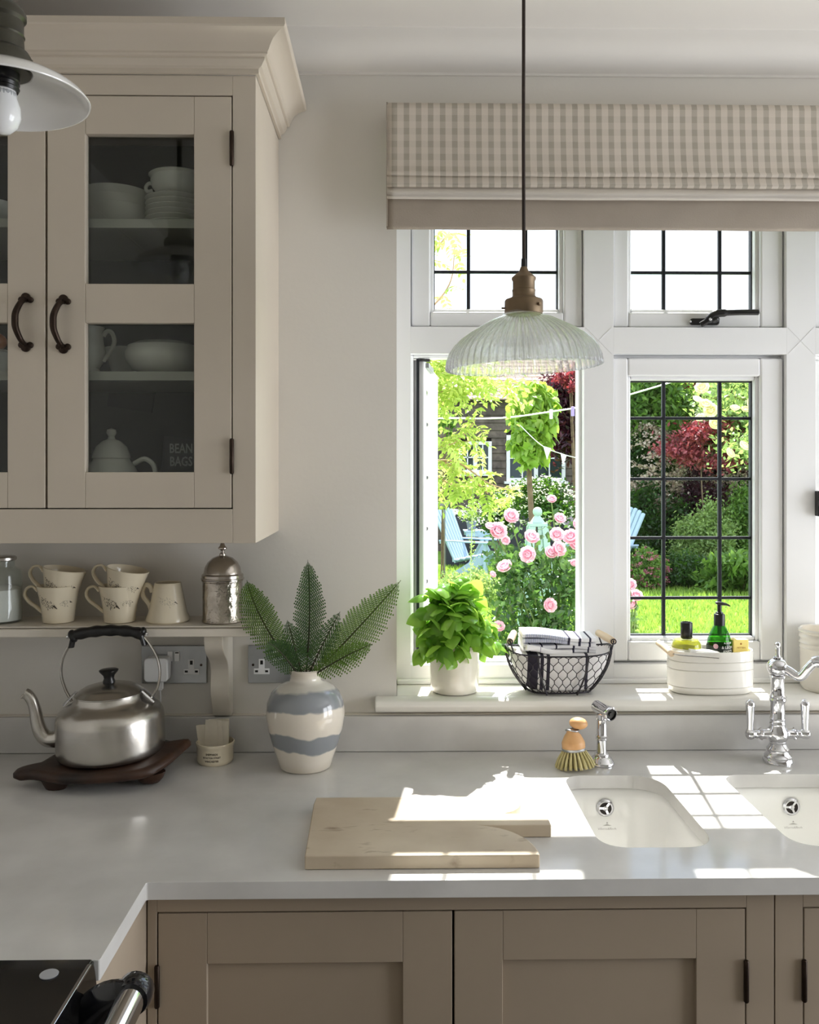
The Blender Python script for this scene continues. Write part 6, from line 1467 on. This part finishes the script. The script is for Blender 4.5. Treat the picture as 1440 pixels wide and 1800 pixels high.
for (x, y, nm, c_) in ((1007, 722, 'lilac peg', rgb(160, 140, 220)), (969, 727, 'clear peg', rgb(222, 230, 226))):
    p = rw(x, y); b = MB().box(p.x-.012, p.x+.012, p.y-.008, p.y+.008, p.z-.04, p.z+.03); obj('peg', b, mat(nm.replace(' ', '_'), c_, .4), t, label=nm, bevel=.004)

# ---- shrubs of the border, seen through the leaded window
def flowered(name, label, px0, px1, py0, py1, d, n, size, m, nf, fs, fm, seed, dep=.4, cat='shrub', umbel=True, ncl=50):
    t = big(name, label, px0, px1, py0, py1, d, dep, n, size, m, seed, cat, ncl)
    a, c = at(px0, py0, d), at(px1, py1, d); cz_ = (a.z+c.z)/2-GZ; rx_, rz_ = abs(c.x-a.x)/2, abs(a.z-c.z)/2
    r = np.random.default_rng(seed+3); th = r.uniform(np.pi, 2*np.pi, nf); z_ = r.uniform(-.95, 1, nf); q = np.sqrt(1-z_**2)
    cen = np.stack([rx_*1.02*q*np.cos(th), dep*1.1*q*np.sin(th), rz_*z_+cz_], 1)
    k = 14 if umbel else 5
    pts = np.repeat(cen, k, 0)+r.normal(size=(nf*k, 3))*np.array([fs, fs, fs*.5]); pts = pts[pts[:, 2] > .03]
    v, f = leaves(pts, fs*1.1, .95, up=1.5, seed=seed+4); np_mesh('blossom', v, f, fm, t, 'stuff'); return t
flowered('flowering_shrub', 'shrub with cream-brown flower heads at the left of the leaded window', 1078, 1196, 745, 930, 14.2, 7000, .07, darkgM, 330, .042, creamfM, 61)
flowered('flowering_shrub', 'shrub with cream-brown flower heads under the red maple', 1165, 1345, 790, 930, 15.0, 6500, .075, purpM, 300, .040, creamfM, 62)
flowered('flowering_shrub', 'tall shrub with pale pink flower heads above the red maple branch', 1140, 1235, 690, 800, 16.2, 3500, .08, midgM, 150, .042, creamfM, 63)
mp = at(1235, 780, 13.4)
t = tree('red_maple', 'small maple with layered crimson leaves in the middle of the leaded window', (mp.x, mp.y, mp.z), (.66, .5, .40), 3600, .08, redM, 64, ncl=20, spread=.16, shell=.3, tr=.014)
tree('red_maple', 'taller bronze-red maple at the right behind the cream roses', at(1312, 765, 14.6), (.55, .5, .5), 4200, .08, leafmat('bronze_leaf', rgb(84, 36, 26), rgb(150, 84, 50), rgb(190, 90, 40), .4), 65, ncl=26, spread=.22, shell=.4, tr=.014)
tree('red_maple', 'small crimson treetop above the flower heads near the pendant side of the leaded window', at(1215, 672, 15.0), (.46, .4, .25), 1800, .08, redM, 66, ncl=14, spread=.25, shell=.4, tr=.012)
big('dark_shrub', 'very dark shrub under the flower heads at the left', 1080, 1215, 850, 1016, 13.8, .35, 8000, .075, darkgM, 67, 'shrub')
big('dark_shrub', 'very dark purple shrub in the middle below the maple', 1165, 1285, 835, 985, 14.0, .35, 7000, .07, purpM, 68, 'shrub')
big('green_shrub', 'rounded grey-green shrub right of the middle glazing bar', 1186, 1292, 890, 1028, 13.0, .3, 8000, .06, sageM, 69, 'shrub')
big('green_shrub', 'yellow-green shrub at the right edge of the leaded window', 1262, 1390, 862, 1010, 13.3, .35, 7000, .07, midgM, 70, 'shrub')
big('green_shrub', 'dark leafy shrub behind the yellow-green one on the right', 1265, 1420, 830, 1000, 14.6, .35, 6000, .08, darkgM, 76, 'shrub')
big('broad_leaved_plant', 'large broad-leaved plant at the right edge of the lawn', 1232, 1385, 960, 1048, 11.9, .3, 2200, .15, midgM, 71, 'plant', ncl=30, aspect=.4)
big('border_plant', 'low dark plants at the lawn edge behind the soap bottle', 1150, 1250, 972, 1038, 12.4, .3, 3500, .06, darkgM, 72, 'plant')
flowered('border_plant', 'low reddish flowering plant beside the second garden chair', 1106, 1172, 962, 1040, 12.3, 2800, .06, midgM, 60, .024, leafmat('dusky_pink', rgb(150, 70, 96), rgb(196, 120, 140), rgb(220, 120, 140), .3), 73, dep=.3, cat='plant')
big('border_plant', 'clump of leaves at the left foot of the leaded window', 1090, 1125, 1080, 1135, 6.5, .15, 700, .05, sageM, 77, 'plant', ncl=12)
# rambler with small white flowers left of the obelisk
flowered('white_rambler', 'rambling shrub with small white flowers between outbuilding window and pink roses', 888, 1010, 838, 925, 8.6, 3600, .045, darkgM, 110, .022, whitefM, 74, dep=.3, umbel=False)
flowered('white_rambler', 'dark shrub with white flowers left of the tree trunk', 845, 905, 868, 940, 9.2, 2500, .05, darkgM, 34, .028, whitefM, 75, dep=.3, umbel=False)
big('green_shrub', 'green undergrowth behind the pink roses near the lawn', 865, 1040, 975, 1085, 7.6, .3, 6000, .05, midgM, 78, 'shrub')
big('green_shrub', 'pale green perennials in front of the left garden chair', 764, 880, 1004, 1080, 7.0, .25, 3500, .04, sageM, 79, 'shrub')
# foxglove-like pale spire
t = thing('flower_spire', 'tall pale green flower spire rising in front of the left garden chair', 'flower', (at(830, 900, 5.6).x, 3.6, GZ))
top = at(834, 830, 5.6).z-GZ; obj('stem', MB().tube([(0, 0, 0), (-.01, 0, top*.6), (.01, 0, top)], .004, 6), mat('pale_stem', rgb(190, 204, 150), .7), t)
pts = np.array([(rr.gauss(0, .014), rr.gauss(0, .014), top*(.55+.45*rr.random())) for k in range(260)]); v, f = leaves(pts, .016, .7, seed=41); np_mesh('blossom', v, f, sageM, t, 'stuff')
